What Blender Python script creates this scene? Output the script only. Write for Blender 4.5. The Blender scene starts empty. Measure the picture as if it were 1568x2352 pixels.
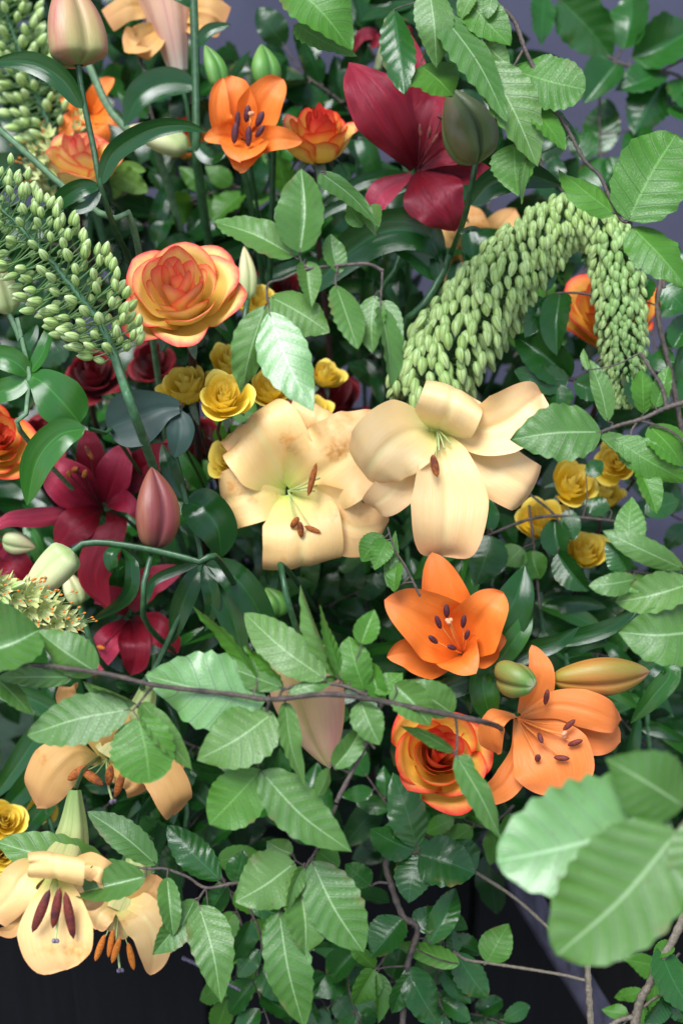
import bpy, math, random
import numpy as np
from mathutils import Vector, Matrix, Quaternion

# ------------------------------------------------------------------ camera, sky, sun, exposure
S = bpy.context.scene
COL = S.collection
PITCH = math.radians(25)
CAM = np.array([0.0, 0.0, 1.5])
RV = np.array([1.0, 0, 0])
FV = np.array([0, math.cos(PITCH), -math.sin(PITCH)])
UV_ = np.array([0, math.sin(PITCH), math.cos(PITCH)])
NV = -FV
UPW = np.array([0, 0, 1.0])
K = 0.48 / 1568.0

cd = bpy.data.cameras.new('camera')
cd.sensor_fit = 'HORIZONTAL'; cd.sensor_width = 24; cd.sensor_height = 36; cd.lens = 50
cd.clip_start = 0.05; cd.clip_end = 200
cd.dof.use_dof = True; cd.dof.focus_distance = 1.17; cd.dof.aperture_fstop = 4.0
cam = bpy.data.objects.new('camera', cd); COL.objects.link(cam)
cam.location = CAM; cam.rotation_euler = (math.pi / 2 - PITCH, 0, 0)
S.camera = cam

w = bpy.data.worlds.new('World'); S.world = w; w.use_nodes = True
nt = w.node_tree
sky = nt.nodes.new('ShaderNodeTexSky'); sky.sky_type = 'NISHITA'; sky.sun_disc = False
sky.sun_elevation = math.radians(58); sky.sun_rotation = math.radians(200)
sky.air_density = 1.0; sky.dust_density = 0.4
hs = nt.nodes.new('ShaderNodeHueSaturation'); hs.inputs['Saturation'].default_value = 0.75
bg = nt.nodes['Background']; bg.inputs['Strength'].default_value = 0.062
nt.links.new(sky.outputs[0], hs.inputs['Color']); nt.links.new(hs.outputs[0], bg.inputs['Color'])

sl = bpy.data.lights.new('sun', 'SUN'); sl.energy = 1.5; sl.angle = math.radians(32); sl.color = (.985, .985, 1.0)
sun = bpy.data.objects.new('sun', sl); COL.objects.link(sun)
sd = Vector((-0.40, -0.62, 1.5)).normalized()      # towards the sun: high, behind the camera
sun.rotation_euler = sd.to_track_quat('Z', 'Y').to_euler()

S.view_settings.view_transform = 'Standard'; S.view_settings.look = 'None'
S.view_settings.gamma = 1; S.view_settings.exposure = 1.78
S.render.engine = 'CYCLES'
S.cycles.max_bounces = 6; S.cycles.transparent_max_bounces = 4

# ------------------------------------------------------------------ helpers
rng = np.random.default_rng(7)
def P(x, y, d):
    return CAM + FV * d + RV * ((x - 784) * K * d) - UV_ * ((y - 1176) * K * d)
def PZ(p, d):
    z = p[2] if len(p) > 2 else 0
    return P(p[0], p[1], d - z * K * d)
def nrm(v):
    v = np.asarray(v, float); l = np.linalg.norm(v); return v / l if l > 1e-9 else v

def empty(name, loc):
    o = bpy.data.objects.new(name, None); COL.objects.link(o); o.location = loc
    o.empty_display_size = 0.01
    return o
def tag(o, label, cat, group=None):
    o['label'] = label; o['category'] = cat
    if group: o['group'] = group
    return o
def thing(name, label, cat, loc, group=None):
    return tag(empty(name, loc), label, cat, group)
def mesh(name, V, F, mat, parent=None, uv=None, smooth=True):
    V = np.asarray(V, float)
    loc = np.array(parent.location) if parent is not None and parent.parent is None else np.zeros(3)
    if parent is not None and parent.parent is not None:
        loc = np.array(parent.parent.location)
    me = bpy.data.meshes.new(name)
    me.from_pydata((V - loc).tolist(), [], F)
    if uv is not None:
        li = np.empty(len(me.loops), dtype=np.int32); me.loops.foreach_get('vertex_index', li)
        ul = me.uv_layers.new(name='UVMap')
        ul.data.foreach_set('uv', np.asarray(uv, np.float32)[li].ravel())
    if smooth: me.polygons.foreach_set('use_smooth', [True] * len(me.polygons))
    me.materials.append(mat)
    o = bpy.data.objects.new(name, me); COL.objects.link(o)
    if parent is not None: o.parent = parent
    return o

_fc = {}
def grid_faces(nv, nu):
    if (nv, nu) not in _fc:
        _fc[(nv, nu)] = [(i*(nu+1)+j, i*(nu+1)+j+1, (i+1)*(nu+1)+j+1, (i+1)*(nu+1)+j)
                         for i in range(nv) for j in range(nu)]
    return _fc[(nv, nu)]
def curve(pts, n):
    """Catmull-Rom through pts, resampled to n+1 points evenly by length."""
    p = np.asarray(pts, float)
    if len(p) == 2:
        t = np.linspace(0, 1, n + 1)[:, None]; return p[0] * (1 - t) + p[1] * t
    q = np.vstack([2*p[0]-p[1], p, 2*p[-1]-p[-2]])
    out = []
    for i in range(1, len(q) - 2):
        t = np.linspace(0, 1, 12, endpoint=False)[:, None]
        a, b, c, e = q[i-1], q[i], q[i+1], q[i+2]
        out.append(.5*((2*b) + (c-a)*t + (2*a-5*b+4*c-e)*t*t + (-a+3*b-3*c+e)*t**3))
    out.append(p[-1][None]); c = np.vstack(out)
    s = np.concatenate([[0], np.cumsum(np.linalg.norm(np.diff(c, axis=0), axis=1))])
    si = np.linspace(0, s[-1], n + 1)
    return np.stack([np.interp(si, s, c[:, k]) for k in range(3)], 1)
def tangents(c):
    t = np.gradient(c, axis=0); return t / np.maximum(np.linalg.norm(t, axis=1), 1e-9)[:, None]

def tube_geo(pts, r0, r1, seg=7, n=None, knob=0.0, smoothpts=True):
    n = n or max(6, 5 * (len(pts) - 1))
    c = curve(pts, n) if smoothpts else np.asarray(pts, float)
    n = len(c) - 1
    t = tangents(c)
    a = nrm(np.cross(t[0], [0.31, 0.77, 0.55]))
    V = []; UVs = []
    for i in range(n + 1):
        a = nrm(a - t[i] * a.dot(t[i])); b = np.cross(t[i], a)
        r = r0 + (r1 - r0) * i / n
        if knob: r *= 1 + knob * max(0, math.sin(i * 2.1) ) + knob * rng.uniform(-.4, .4)
        for j in range(seg + 1):
            th = 2 * math.pi * j / seg
            V.append(c[i] + r * (a * math.cos(th) + b * math.sin(th))); UVs.append((j / seg, i / n))
    return np.array(V), grid_faces(n, seg), np.array(UVs)
class Bag:
    """Collects several shapes into one mesh."""
    def __init__(s): s.V = []; s.F = []; s.U = []; s.n = 0
    def add(s, g):
        V, F, U = g
        s.V.append(V); s.U.append(U); s.F += [tuple(k + s.n for k in f) for f in F]; s.n += len(V)
    def build(s, name, mat, parent, stuff=False):
        if not s.V: return None
        o = mesh(name, np.vstack(s.V), s.F, mat, parent, np.vstack(s.U))
        if stuff: o['kind'] = 'stuff'
        return o

def prof_beech(v): return np.maximum(0.0, (v ** .60) * np.clip(1 - v, 0, 1) ** .75) / 0.3955
def prof_lance(v): return np.maximum(0.02, (np.clip(v, 0, 1) ** .55) * np.clip(1 - v, 0, 1) ** .8) / 0.42
def prof_lily(v):  return np.clip(.22 + 1.0 * np.sin(np.pi * np.clip(v, 0, 1) ** .85 * .5) ** 1.3, 0, 1) * np.clip((1 - v ** 6), 0, 1) ** .6
def prof_broad(v): return np.clip(.25 + 1.1 * np.sin(np.pi * np.clip(v * 1.3, 0, 1) * .5) ** 1.1, 0, 1) * (1 - .1 * v ** 4)
def prof_acute(v): return np.clip(.22 + .95 * np.sin(np.pi * np.clip(v * 1.25, 0, 1) * .5) ** 1.2, 0, 1) * np.clip(1 - v ** 4, 0, 1) ** .85
def prof_round(v): return np.clip(.28 + .95 * np.sin(np.pi * np.clip(v * 1.75, 0, 1) * .5), 0, 1) * np.sqrt(np.clip(1 - np.clip((v - .42) / .60, 0, 1) ** 2.4, .02, 1))
def prof_flare(v): return np.clip(.28 + .95 * np.sin(np.pi * np.clip(v * 1.75, 0, 1) * .5), 0, 1) * (1 - .12 * np.clip(v, 0, 1) ** 5)
def prof_point(v): return np.clip(.3 + .9 * np.sin(np.pi * np.clip(v, 0, 1) ** .8 * .62) ** 1.2, 0, 1) * np.clip(1 - v ** 3, 0, 1) ** .75
PROF = dict(beech=prof_beech, lance=prof_lance, lily=prof_lily, broad=prof_broad, flare=prof_flare, round=prof_round, acute=prof_acute, point=prof_point)

def sheet_geo(pts, W, prof, nu=10, nv=18, cup=0.4, roll=0.0, ruffle=0.0, rfreq=3.0, mid=0.0,
              pleat=0.0, nveins=8, teeth=0.0, twist=0.0, side=None, seed=0, fold=0.0, exps=None, cup1=None):
    """A leaf or petal swept along a 3D centre line; cup bends its edges towards its face."""
    r = np.random.default_rng(seed)
    c = curve(pts, nv); t = tangents(c)
    chord = nrm(c[-1] - c[0])
    h = side
    if h is None:
        h = np.cross(chord, NV)
        if np.linalg.norm(h) < .25: h = np.cross(nrm(c[min(3, nv)] - c[0]), NV)
    h = nrm(h)
    v = np.linspace(0, 1, nv + 1); u = np.linspace(-1, 1, nu + 1)
    if prof == 'beech':
        e1, e2 = exps or (r.uniform(.52, .78), r.uniform(.74, 1.08)); pk = e1 / (e1 + e2)
        wv = (v ** e1) * np.clip(1 - v, 0, 1) ** e2 / (pk ** e1 * (1 - pk) ** e2)
    else: wv = PROF[prof](v)
    vs = r.uniform(.8, 1.15) if pleat else 1.0; asym = r.uniform(-.12, .12) if pleat else 0
    ph1, ph2 = r.uniform(0, 6.28, 2)
    V = np.empty((nv + 1, nu + 1, 3)); L = np.sum(np.linalg.norm(np.diff(c, axis=0), axis=1))
    for i in range(nv + 1):
        s = nrm(h - t[i] * h.dot(t[i])); m = np.cross(s, t[i])
        a = roll + twist * (v[i] - .3)
        if a:
            ca, sa = math.cos(a), math.sin(a); s, m = s * ca + m * sa, m * ca - s * sa
        hw = W * .5 * wv[i]
        au = np.abs(u)
        if pleat or teeth:
            phase = nveins * (v[i] * vs * 1.08 - .17 * au)
            fr = phase - np.floor(phase)
            tri = 1 - np.abs(2 * fr - 1)
            hwu = hw * (1 + teeth * (tri - .5) * au ** 3) * (1 + asym * np.sign(u))
        else: tri = 0; hwu = hw
        cu = cup
        if cup1 is not None:
            k_ = min(1., max(0., (v[i] - .3) / .4)); k_ = k_ * k_ * (3 - 2 * k_); cu = cup + (cup1 - cup) * k_
        if abs(cu) > .01:
            x = np.sin(u * cu) / cu; z = (1 - np.cos(u * cu)) / cu
        else: x = u; z = np.zeros_like(u)
        z = z * hw
        if fold: z = z + fold * au * hw
        if pleat: z = z - pleat * L * (tri - .5) * np.minimum(1, au * 2.2) * min(1, wv[i] * 1.5)
        if ruffle:
            z = z + ruffle * W * au ** 2.5 * (np.sin(rfreq * 6.28 * v[i] + ph1 + np.sign(u)) * .7 + .5 * np.sin(rfreq * 10.7 * v[i] + ph2 + 2 * u)) * min(1, 3 * v[i])
        if mid: z = z - mid * W * np.exp(-(u / .13) ** 2) * math.sin(math.pi * min(1, v[i] * .9 + .1))
        V[i] = c[i] + np.outer(x * hwu, s) + np.outer(z, m)
    U = np.stack([np.tile(u * .5 + .5, nv + 1), np.repeat(v * vs, nu + 1)], 1)
    return V.reshape(-1, 3), grid_faces(nv, nu), U

def bud_geo(pts, R, lobes=3, ridge=.11, seg=18, n=18, power=.62, skew=.85, base=.25, close=True):
    c = curve(pts, n); t = tangents(c)
    a = nrm(np.cross(t[0], NV)); V = []; U = []
    for i in range(n + 1):
        v = i / n
        a = nrm(a - t[i] * a.dot(t[i])); b = np.cross(t[i], a)
        r = R * max(math.sin(math.pi * (base * .5 + (1 - base * .5) * v) ** skew) ** power if v < 1 else 0, .001) * min(1, ((v + .003) / .1) ** .5)
        for j in range(seg + 1):
            th = 2 * math.pi * j / seg
            g = 1 + ridge * math.cos(lobes * th) - ridge * 1.5 * max(0, math.cos(lobes * (th + math.pi / lobes))) ** 10
            V.append(c[i] + r * g * (a * math.cos(th) + b * math.sin(th))); U.append((j / seg, v))
    return np.array(V), grid_faces(n, seg), np.array(U)
def ellipsoid_geo(p0, p1, R, seg=8, n=7, flat=1.0):
    return bud_geo([p0, p1], R, 2, .0 if flat == 1 else .12, seg, n, .5, 1.0, 0.02)

# ------------------------------------------------------------------ materials
def nodes(name):
    m = bpy.data.materials.new(name); m.use_nodes = True
    return m, m.node_tree, m.node_tree.nodes['Principled BSDF'], m.node_tree.nodes['Material Output']
class G:
    """Small node-graph writer."""
    def __init__(s, t): s.t = t
    def n(s, k): return s.t.nodes.new(k)
    def link(s, a, b): s.t.links.new(a, b)
    def setv(s, i, v):
        if hasattr(v, 'is_linked') or hasattr(v, 'links'): s.link(v, i)
        else: i.default_value = v
    def math(s, op, a, b=0.0, clamp=False):
        q = s.n('ShaderNodeMath'); q.operation = op; q.use_clamp = clamp
        s.setv(q.inputs[0], a); s.setv(q.inputs[1], b); return q.outputs[0]
    def mix(s, f, a, b):
        q = s.n('ShaderNodeMix'); q.data_type = 'RGBA'
        s.setv(q.inputs[0], f)
        for i, v in ((6, a), (7, b)):
            if isinstance(v, tuple): v = (*v, 1) if len(v) == 3 else v
            s.setv(q.inputs[i], v)
        return q.outputs[2]
    def ramp(s, f, stops, interp='LINEAR'):
        q = s.n('ShaderNodeValToRGB'); q.color_ramp.interpolation = interp
        e = q.color_ramp.elements
        while len(e) < len(stops): e.new(.5)
        for k, (p, c) in zip(e, stops): k.position = p; k.color = (*c, 1) if len(c) == 3 else c
        s.link(f, q.inputs[0]); return q.outputs[0]
    def maprange(s, x, a, b, c=0.0, d=1.0):
        q = s.n('ShaderNodeMapRange'); s.link(x, q.inputs[0])
        for i, v in zip((1, 2, 3, 4), (a, b, c, d)): q.inputs[i].default_value = v
        return q.outputs[0]
    def uv(s):
        q = s.n('ShaderNodeUVMap'); x = s.n('ShaderNodeSeparateXYZ'); s.link(q.outputs[0], x.inputs[0])
        s.uvv = q.outputs[0]; return x.outputs[0], x.outputs[1]
    def noise(s, scale, detail=3, vec=None, stretch=None, rough=.55):
        q = s.n('ShaderNodeTexNoise'); q.inputs['Scale'].default_value = scale
        q.inputs['Detail'].default_value = detail; q.inputs['Roughness'].default_value = rough
        if stretch is not None:
            mp = s.n('ShaderNodeMapping'); mp.inputs['Scale'].default_value = stretch
            s.link(vec, mp.inputs[0])
            oi = s.n('ShaderNodeObjectInfo'); cb = s.n('ShaderNodeCombineXYZ')
            s.link(s.math('MULTIPLY', oi.outputs['Random'], 37.0), cb.inputs[2]); s.link(cb.outputs[0], mp.inputs[1])
            s.link(mp.outputs[0], q.inputs['Vector'])
        elif vec is not None: s.link(vec, q.inputs['Vector'])
        else:
            g = s.n('ShaderNodeNewGeometry'); s.link(g.outputs['Position'], q.inputs['Vector'])
        return q.outputs['Fac']
    def rand(s):
        return s.n('ShaderNodeObjectInfo').outputs['Random']
    def bump(s, h, strength, dist, bsdf):
        q = s.n('ShaderNodeBump'); q.inputs['Strength'].default_value = strength; q.inputs['Distance'].default_value = dist
        s.link(h, q.inputs['Height']); s.link(q.outputs[0], bsdf.inputs['Normal'])
def translucent(t, b, out, col, fac, g):
    tr = g.n('ShaderNodeBsdfTranslucent'); mx = g.n('ShaderNodeMixShader'); mx.inputs[0].default_value = fac
    if isinstance(col, tuple): tr.inputs[0].default_value = (*col, 1)
    else: g.link(col, tr.inputs[0])
    g.link(b.outputs[0], mx.inputs[1]); g.link(tr.outputs[0], mx.inputs[2]); g.link(mx.outputs[0], out.inputs[0])

def mat_beech(name, lo, hi, vein, rough, nveins=8, sheen=0.0, spec=.5, tr=.22, coat=0., dvein=.75, bmp=.3):
    m, t, b, out = nodes(name); g = G(t); ux, v = g.uv(); tr *= .65
    b.inputs['Coat Weight'].default_value = coat; b.inputs['Coat Roughness'].default_value = .36
    au = g.math('ABSOLUTE', g.math('SUBTRACT', g.math('MULTIPLY', ux, 2.0), 1.0))
    ph = g.math('MULTIPLY', g.math('SUBTRACT', g.math('MULTIPLY', v, 1.08), g.math('MULTIPLY', au, .17)), float(nveins))
    fr = g.math('FRACT', ph)
    dv = g.math('ABSOLUTE', g.math('SUBTRACT', fr, .5))                 # .5 at a vein fold, 0 between
    line = g.maprange(dv, .44, .5)
    midr = g.maprange(au, .045, .015)
    nz = g.noise(60, 4); nz2 = g.noise(14, 2)
    base = g.mix(g.rand(), lo, hi)
    base = g.mix(g.maprange(nz2, .3, .7, 0, .45), base, tuple(c * .72 for c in lo))
    base = g.mix(g.maprange(nz, .35, .8, 0, .25), base, tuple(min(1, c * 1.35) for c in hi))
    # fine net of tertiary veins
    vo = g.n('ShaderNodeTexVoronoi'); vo.feature = 'DISTANCE_TO_EDGE'; vo.inputs['Scale'].default_value = 420
    ge = g.n('ShaderNodeNewGeometry'); g.link(ge.outputs['Position'], vo.inputs['Vector'])
    base = g.mix(g.maprange(vo.outputs['Distance'], .12, .0, 0, .16), base, tuple(c * .6 for c in lo))
    col = g.mix(g.math('MULTIPLY', g.maprange(dv, .34, .44), .16), base, vein)
    col = g.mix(g.math('MULTIPLY', g.maprange(dv, .445, .485), dvein), col, tuple(c * .45 for c in lo))
    col = g.mix(g.math('MULTIPLY', midr, .6), col, tuple(min(1, c * 1.25) for c in vein))
    wear = g.math('MULTIPLY', g.maprange(g.noise(34, 3), .60, .68), g.maprange(au, .62, .98))
    col = g.mix(g.math('MULTIPLY', wear, .6), col, (.15, .12, .035))
    # brown specks of wear
    sp = g.noise(230, 1); col = g.mix(g.maprange(sp, .74, .78, 0, .7), col, (.10, .07, .03))
    g.link(col, b.inputs['Base Color'])
    b.inputs['Roughness'].default_value = rough; b.inputs['Specular IOR Level'].default_value = spec
    if sheen:
        b.inputs['Sheen Weight'].default_value = sheen; b.inputs['Sheen Roughness'].default_value = .4
    hgt = g.math('ADD', g.math('MULTIPLY', line, -1.0), g.math('MULTIPLY', nz, .6))
    hgt = g.math('ADD', hgt, g.math('MULTIPLY', g.maprange(vo.outputs['Distance'], 0, .15), .35))
    g.bump(hgt, bmp, .0010, b)
    translucent(t, b, out, g.mix(.5, col, (.30, .55, .06)), tr, g)
    return m
def mat_glossy_leaf(name, lo, hi, rough=.28, tr=.08):
    m, t, b, out = nodes(name); g = G(t); ux, v = g.uv()
    st = g.noise(6, 3, g.uvv, (16, .8, 1))
    col = g.mix(g.rand(), lo, hi)
    col = g.mix(g.maprange(st, .35, .7, 0, .5), col, tuple(c * .6 for c in lo))
    au = g.math('ABSOLUTE', g.math('SUBTRACT', ux, .5))
    col = g.mix(g.maprange(au, .03, .0, 0, .4), col, tuple(min(1, c * 2.2) for c in hi))
    g.link(col, b.inputs['Base Color'])
    rr = g.noise(45, 3); g.link(g.maprange(rr, .3, .7, rough * .8, rough * 1.5), b.inputs['Roughness'])
    g.bump(g.math('ADD', g.noise(5, 2, g.uvv, (34, .5, 1)), g.math('MULTIPLY', rr, .4)), .14, .0010, b)
    translucent(t, b, out, g.mix(.5, col, (.16, .42, .05)), tr, g)
    return m
def mat_petal(name, stops, streak, sf, rough, edge=None, ef=0., throat=None, stain=None, tr=.25, sheen=0., rvar=.12, midline=None, ribs=.4, elo=.5, spec=.35, stint=(1, 1, 1), sptint=(1, 1, 1)):
    """stops: colour along the petal; streak: colour of its long fine streaks; edge: colour of its rim."""
    m, t, b, out = nodes(name); g = G(t); ux, v = g.uv()
    col = g.ramp(v, stops)
    st = g.noise(4, 5, g.uvv, (11, .9, 1)); fine = g.noise(5, 3, g.uvv, (38, .5, 1))
    col = g.mix(g.maprange(st, .4, .75, 0, sf), col, streak)
    col = g.mix(g.maprange(fine, .45, .75, 0, sf * .5), col, tuple(c * .75 for c in streak))
    au = g.math('ABSOLUTE', g.math('SUBTRACT', g.math('MULTIPLY', ux, 2.0), 1.0))
    if midline: col = g.mix(g.maprange(au, .16, .0, 0, .6), col, midline)
    if edge:
        wob = g.math('MULTIPLY', g.math('SUBTRACT', g.noise(3, 3, g.uvv, (3, 3, 1)), .5), .28)
        e = g.math('MAXIMUM', g.math('POWER', au, 2.4), g.math('POWER', v, 2.6))
        e = g.math('ADD', g.math('MULTIPLY', e, g.maprange(v, .25, .75)), wob)
        col = g.mix(g.math('MULTIPLY', g.maprange(e, elo, .99), ef), col, edge)
    if stain:
        sn = g.noise(26, 4); sf2 = g.noise(220, 2)
        a = g.math('MULTIPLY', g.maprange(sn, .60, .72), g.maprange(sf2, .3, .62))
        col = g.mix(g.math('MULTIPLY', a, .85), col, stain)
    ov = g.n('ShaderNodeHueSaturation'); g.link(col, ov.inputs['Color'])
    g.link(g.maprange(g.rand(), 0, 1, 1 - rvar, 1 + rvar), ov.inputs['Value'])
    col = ov.outputs[0]
    g.link(col, b.inputs['Base Color']); b.inputs['Roughness'].default_value = rough
    b.inputs['Specular IOR Level'].default_value = spec
    if sheen:
        b.inputs['Sheen Weight'].default_value = sheen; b.inputs['Sheen Roughness'].default_value = .35
        b.inputs['Sheen Tint'].default_value = (*stint, 1)
    b.inputs['Specular Tint'].default_value = (*sptint, 1)
    g.bump(g.math('ADD', fine, g.math('MULTIPLY', g.noise(120, 2), .3)), ribs, .0012, b)
    translucent(t, b, out, col, tr, g)
    return m
def mat_plain(name, col, rough=.5, var=.25, scale=120, bump=.3, dark=None, sheen=0., spec=.5):
    m, t, b, out = nodes(name); g = G(t)
    nz = g.noise(scale, 4)
    c = g.mix(g.maprange(nz, .35, .68, 0, 1), tuple(x * (1 - var) for x in col), tuple(min(1, x * (1 + var)) for x in col))
    if dark: c = g.mix(g.maprange(g.noise(scale * .25, 3), .48, .66), c, dark)
    g.link(c, b.inputs['Base Color']); b.inputs['Roughness'].default_value = rough
    b.inputs['Specular IOR Level'].default_value = spec
    if sheen: b.inputs['Sheen Weight'].default_value = sheen
    g.bump(nz, bump, .001, b)
    return m
def mat_budstripe(name, lo, hi, stripe, n=6, tipc=None, rough=.45):
    m, t, b, out = nodes(name); g = G(t); ux, v = g.uv()
    f = g.math('ABSOLUTE', g.math('SUBTRACT', g.math('FRACT', g.math('MULTIPLY', ux, float(n))), .5))
    col = g.mix(g.rand(), lo, hi)
    col = g.mix(g.maprange(v, .0, .5, .45, 0), col, stripe)
    col = g.mix(g.maprange(f, .12, .02, 0, .85), col, stripe)
    if tipc: col = g.mix(g.maprange(v, .75, 1.0, 0, .8), col, tipc)
    g.link(col, b.inputs['Base Color']); b.inputs['Roughness'].default_value = rough
    return m
def mat_lilybud(name, stops, streak, sf, groove, rough=.42):
    m, t, b, out = nodes(name); g = G(t); ux, v = g.uv()
    col = g.ramp(v, stops)
    f = g.math('COSINE', g.math('MULTIPLY', ux, 2 * math.pi * 3))         # 1 on a lobe's back, -1 in a groove
    st = g.noise(4, 3, g.uvv, (9, .8, 1))
    col = g.mix(g.math('MULTIPLY', g.maprange(f, .1, .95), g.maprange(st, .2, .7, .15 * sf, sf)), col, streak)
    col = g.mix(g.maprange(f, -.86, -1.0, 0, .7), col, groove)
    fine = g.noise(5, 3, g.uvv, (50, 1.2, 1))
    col = g.mix(g.maprange(fine, .5, .8, 0, .25), col, groove)
    g.link(col, b.inputs['Base Color']); b.inputs['Roughness'].default_value = rough
    g.bump(g.math('ADD', fine, g.math('MULTIPLY', g.noise(300, 2), .5)), .3, .0008, b)
    return m

M = {}
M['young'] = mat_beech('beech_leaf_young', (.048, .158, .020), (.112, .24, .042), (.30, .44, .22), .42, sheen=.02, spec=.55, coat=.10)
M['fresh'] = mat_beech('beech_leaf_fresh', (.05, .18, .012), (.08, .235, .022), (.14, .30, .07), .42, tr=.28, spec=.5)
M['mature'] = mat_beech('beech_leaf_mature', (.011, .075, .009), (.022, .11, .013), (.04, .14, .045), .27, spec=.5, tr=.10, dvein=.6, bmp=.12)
M['pale'] = mat_beech('beech_leaf_pale', (.12, .31, .07), (.16, .36, .10), (.36, .54, .30), .38, sheen=.08, spec=.9, coat=.6)
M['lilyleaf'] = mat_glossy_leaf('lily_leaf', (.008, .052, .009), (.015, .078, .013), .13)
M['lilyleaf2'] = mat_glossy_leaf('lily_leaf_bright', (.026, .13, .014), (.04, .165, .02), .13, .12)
M['roseleaf'] = mat_glossy_leaf('rose_leaf', (.010, .036, .026), (.014, .045, .032), .4, .04)
M['acer'] = mat_glossy_leaf('maple_leaf', (.16, .33, .05), (.2, .38, .06), .5, .3)
M['peach'] = mat_petal('peach_lily_petal', [(0, (.42, .58, .06)), (.13, (.78, .70, .20)), (.30, (.96, .63, .22)), (1, (.97, .54, .20))],
                       (.90, .67, .38), .45, .36, edge=(.93, .46, .19), ef=.75, stain=(.66, .24, .02), tr=.07, rvar=.03, midline=(.92, .74, .30), spec=.7)
M['peachclean'] = mat_petal('pale_peach_lily_petal', [(0, (.46, .60, .08)), (.13, (.80, .71, .24)), (.30, (.96, .66, .27)), (1, (.97, .58, .25))], (.91, .71, .44), .5, .36, edge=(.93, .50, .24), ef=.7, tr=.07, rvar=.03, midline=(.93, .77, .36), spec=.7)
M['peachdeep'] = mat_petal('amber_lily_petal', [(0, (.55, .50, .12)), (.3, (.72, .42, .12)), (1, (.70, .36, .13))],
                       (.78, .48, .22), .4, .42, edge=(.70, .30, .12), ef=.5, stain=(.55, .14, .01), tr=.22, rvar=.05)
M['pinkpale'] = mat_petal('pink_peach_petal', [(0, (.62, .68, .50)), (.35, (.76, .52, .36)), (1, (.72, .45, .22))],
                       (.70, .30, .32), .6, .45, tr=.22, midline=(.62, .20, .26), rvar=.05)
M['trumpet'] = mat_petal('green_yellow_tube', [(0, (.30, .42, .13)), (.4, (.58, .62, .25)), (1, (.74, .60, .28))],
                       (.26, .45, .10), .7, .45, tr=.15, midline=(.25, .42, .10), rvar=.05)
M['orange'] = mat_petal('orange_lily_petal', [(0, (.62, .13, .012)), (.2, (.88, .19, .018)), (1, (.90, .215, .034))],
                       (.92, .30, .06), .4, .36, edge=(.85, .25, .08), ef=.5, tr=.1, rvar=.05)
M['orange2'] = mat_petal('orange_lily_petal_speckled', [(0, (.66, .34, .14)), (.2, (.80, .23, .05)), (1, (.83, .19, .03))],
                       (.87, .30, .08), .5, .38, edge=(.86, .27, .11), ef=.5, tr=.1, rvar=.05)
M['red'] = mat_petal('crimson_lily_petal', [(0, (.05, .002, .004)), (.3, (.16, .003, .008)), (1, (.27, .005, .018))],
                       (.055, .003, .009), .85, .34, edge=(.26, .016, .03), ef=.5, tr=.06, sheen=0., rvar=.12, ribs=.5, spec=.6, stint=(1, .35, .55), sptint=(1, .5, .6))
M['redpink'] = mat_petal('cerise_lily_petal', [(0, (.2, .005, .014)), (.4, (.34, .008, .03)), (1, (.54, .035, .085))],
                       (.14, .006, .02), .7, .33, edge=(.45, .06, .09), ef=.6, tr=.06, sheen=.05, rvar=.12, spec=.8, ribs=.5, stint=(1, .4, .6), sptint=(1, .55, .65))
M['darkrose'] = mat_petal('dark_red_rose_petal', [(0, (.10, .003, .006)), (1, (.24, .006, .012))], (.06, .002, .006), .6, .5, tr=.1, sheen=.1)
M['rose'] = mat_petal('yellow_rose_petal_red_rim', [(0, (.92, .55, .05)), (.5, (.95, .68, .15)), (1, (.95, .66, .24))],
                       (.95, .74, .28), .3, .5, edge=(.86, .075, .06), ef=1., tr=.14, rvar=.03, elo=.60)
M['rosehot'] = mat_petal('orange_rose_petal_scarlet_rim', [(0, (.92, .42, .02)), (.5, (.94, .60, .09)), (1, (.92, .52, .11))],
                       (.94, .64, .14), .3, .5, edge=(.78, .03, .018), ef=1., tr=.12, rvar=.06, elo=.34)
M['yellow'] = mat_petal('yellow_spray_rose_petal', [(0, (.97, .64, .02)), (.5, (.98, .73, .05)), (1, (.98, .79, .14))],
                       (.95, .66, .03), .35, .5, edge=(.92, .72, .2), ef=.5, tr=.15, rvar=.05)
M['stem'] = mat_plain('green_stem', (.025, .085, .028), .4, .3, 160)
M['stempale'] = mat_plain('pale_green_stem', (.11, .21, .10), .5, .3, 160)
M['stalk'] = mat_plain('foxtail_stalk', (.05, .14, .06), .5, .3, 140)
M['pedicel'] = mat_plain('foxtail_pedicel', (.14, .27, .09), .5, .2, 140)
M['twig'] = mat_plain('beech_twig_bark', (.10, .075, .062), .65, .4, 420, .7, dark=(.045, .036, .032))
M['twiggreen'] = mat_plain('beech_twig_pale', (.17, .14, .10), .6, .3, 420, .5)
M['thorn'] = mat_plain('rose_stem_brown', (.045, .018, .016), .5, .3, 160)
M['foxbud'] = mat_budstripe('foxtail_bud', (.34, .48, .14), (.46, .59, .23), (.07, .2, .035), 6, (.62, .72, .40))
M['foxbudsmall'] = mat_budstripe('foxtail_bud_tight', (.26, .42, .12), (.33, .48, .17), (.11, .24, .06), 6, (.40, .54, .25))
M['foxflower'] = mat_budstripe('foxtail_open_petal', (.55, .58, .22), (.62, .64, .30), (.28, .38, .10), 4)
M['anther'] = mat_plain('purple_anther', (.070, .012, .022), .6, .4, 500, .6)
M['antherred'] = mat_plain('rust_anther', (.16, .022, .012), .65, .4, 500, .6, dark=(.06, .008, .012))
M['pollen'] = mat_plain('orange_pollen_anther', (.36, .10, .012), .8, .45, 600, .8, dark=(.14, .028, .012))
M['pollenbright'] = mat_plain('bright_orange_pollen', (.70, .20, .02), .8, .25, 600, .6)
M['filgreen'] = mat_plain('pale_green_filament', (.46, .55, .22), .45, .12)
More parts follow.
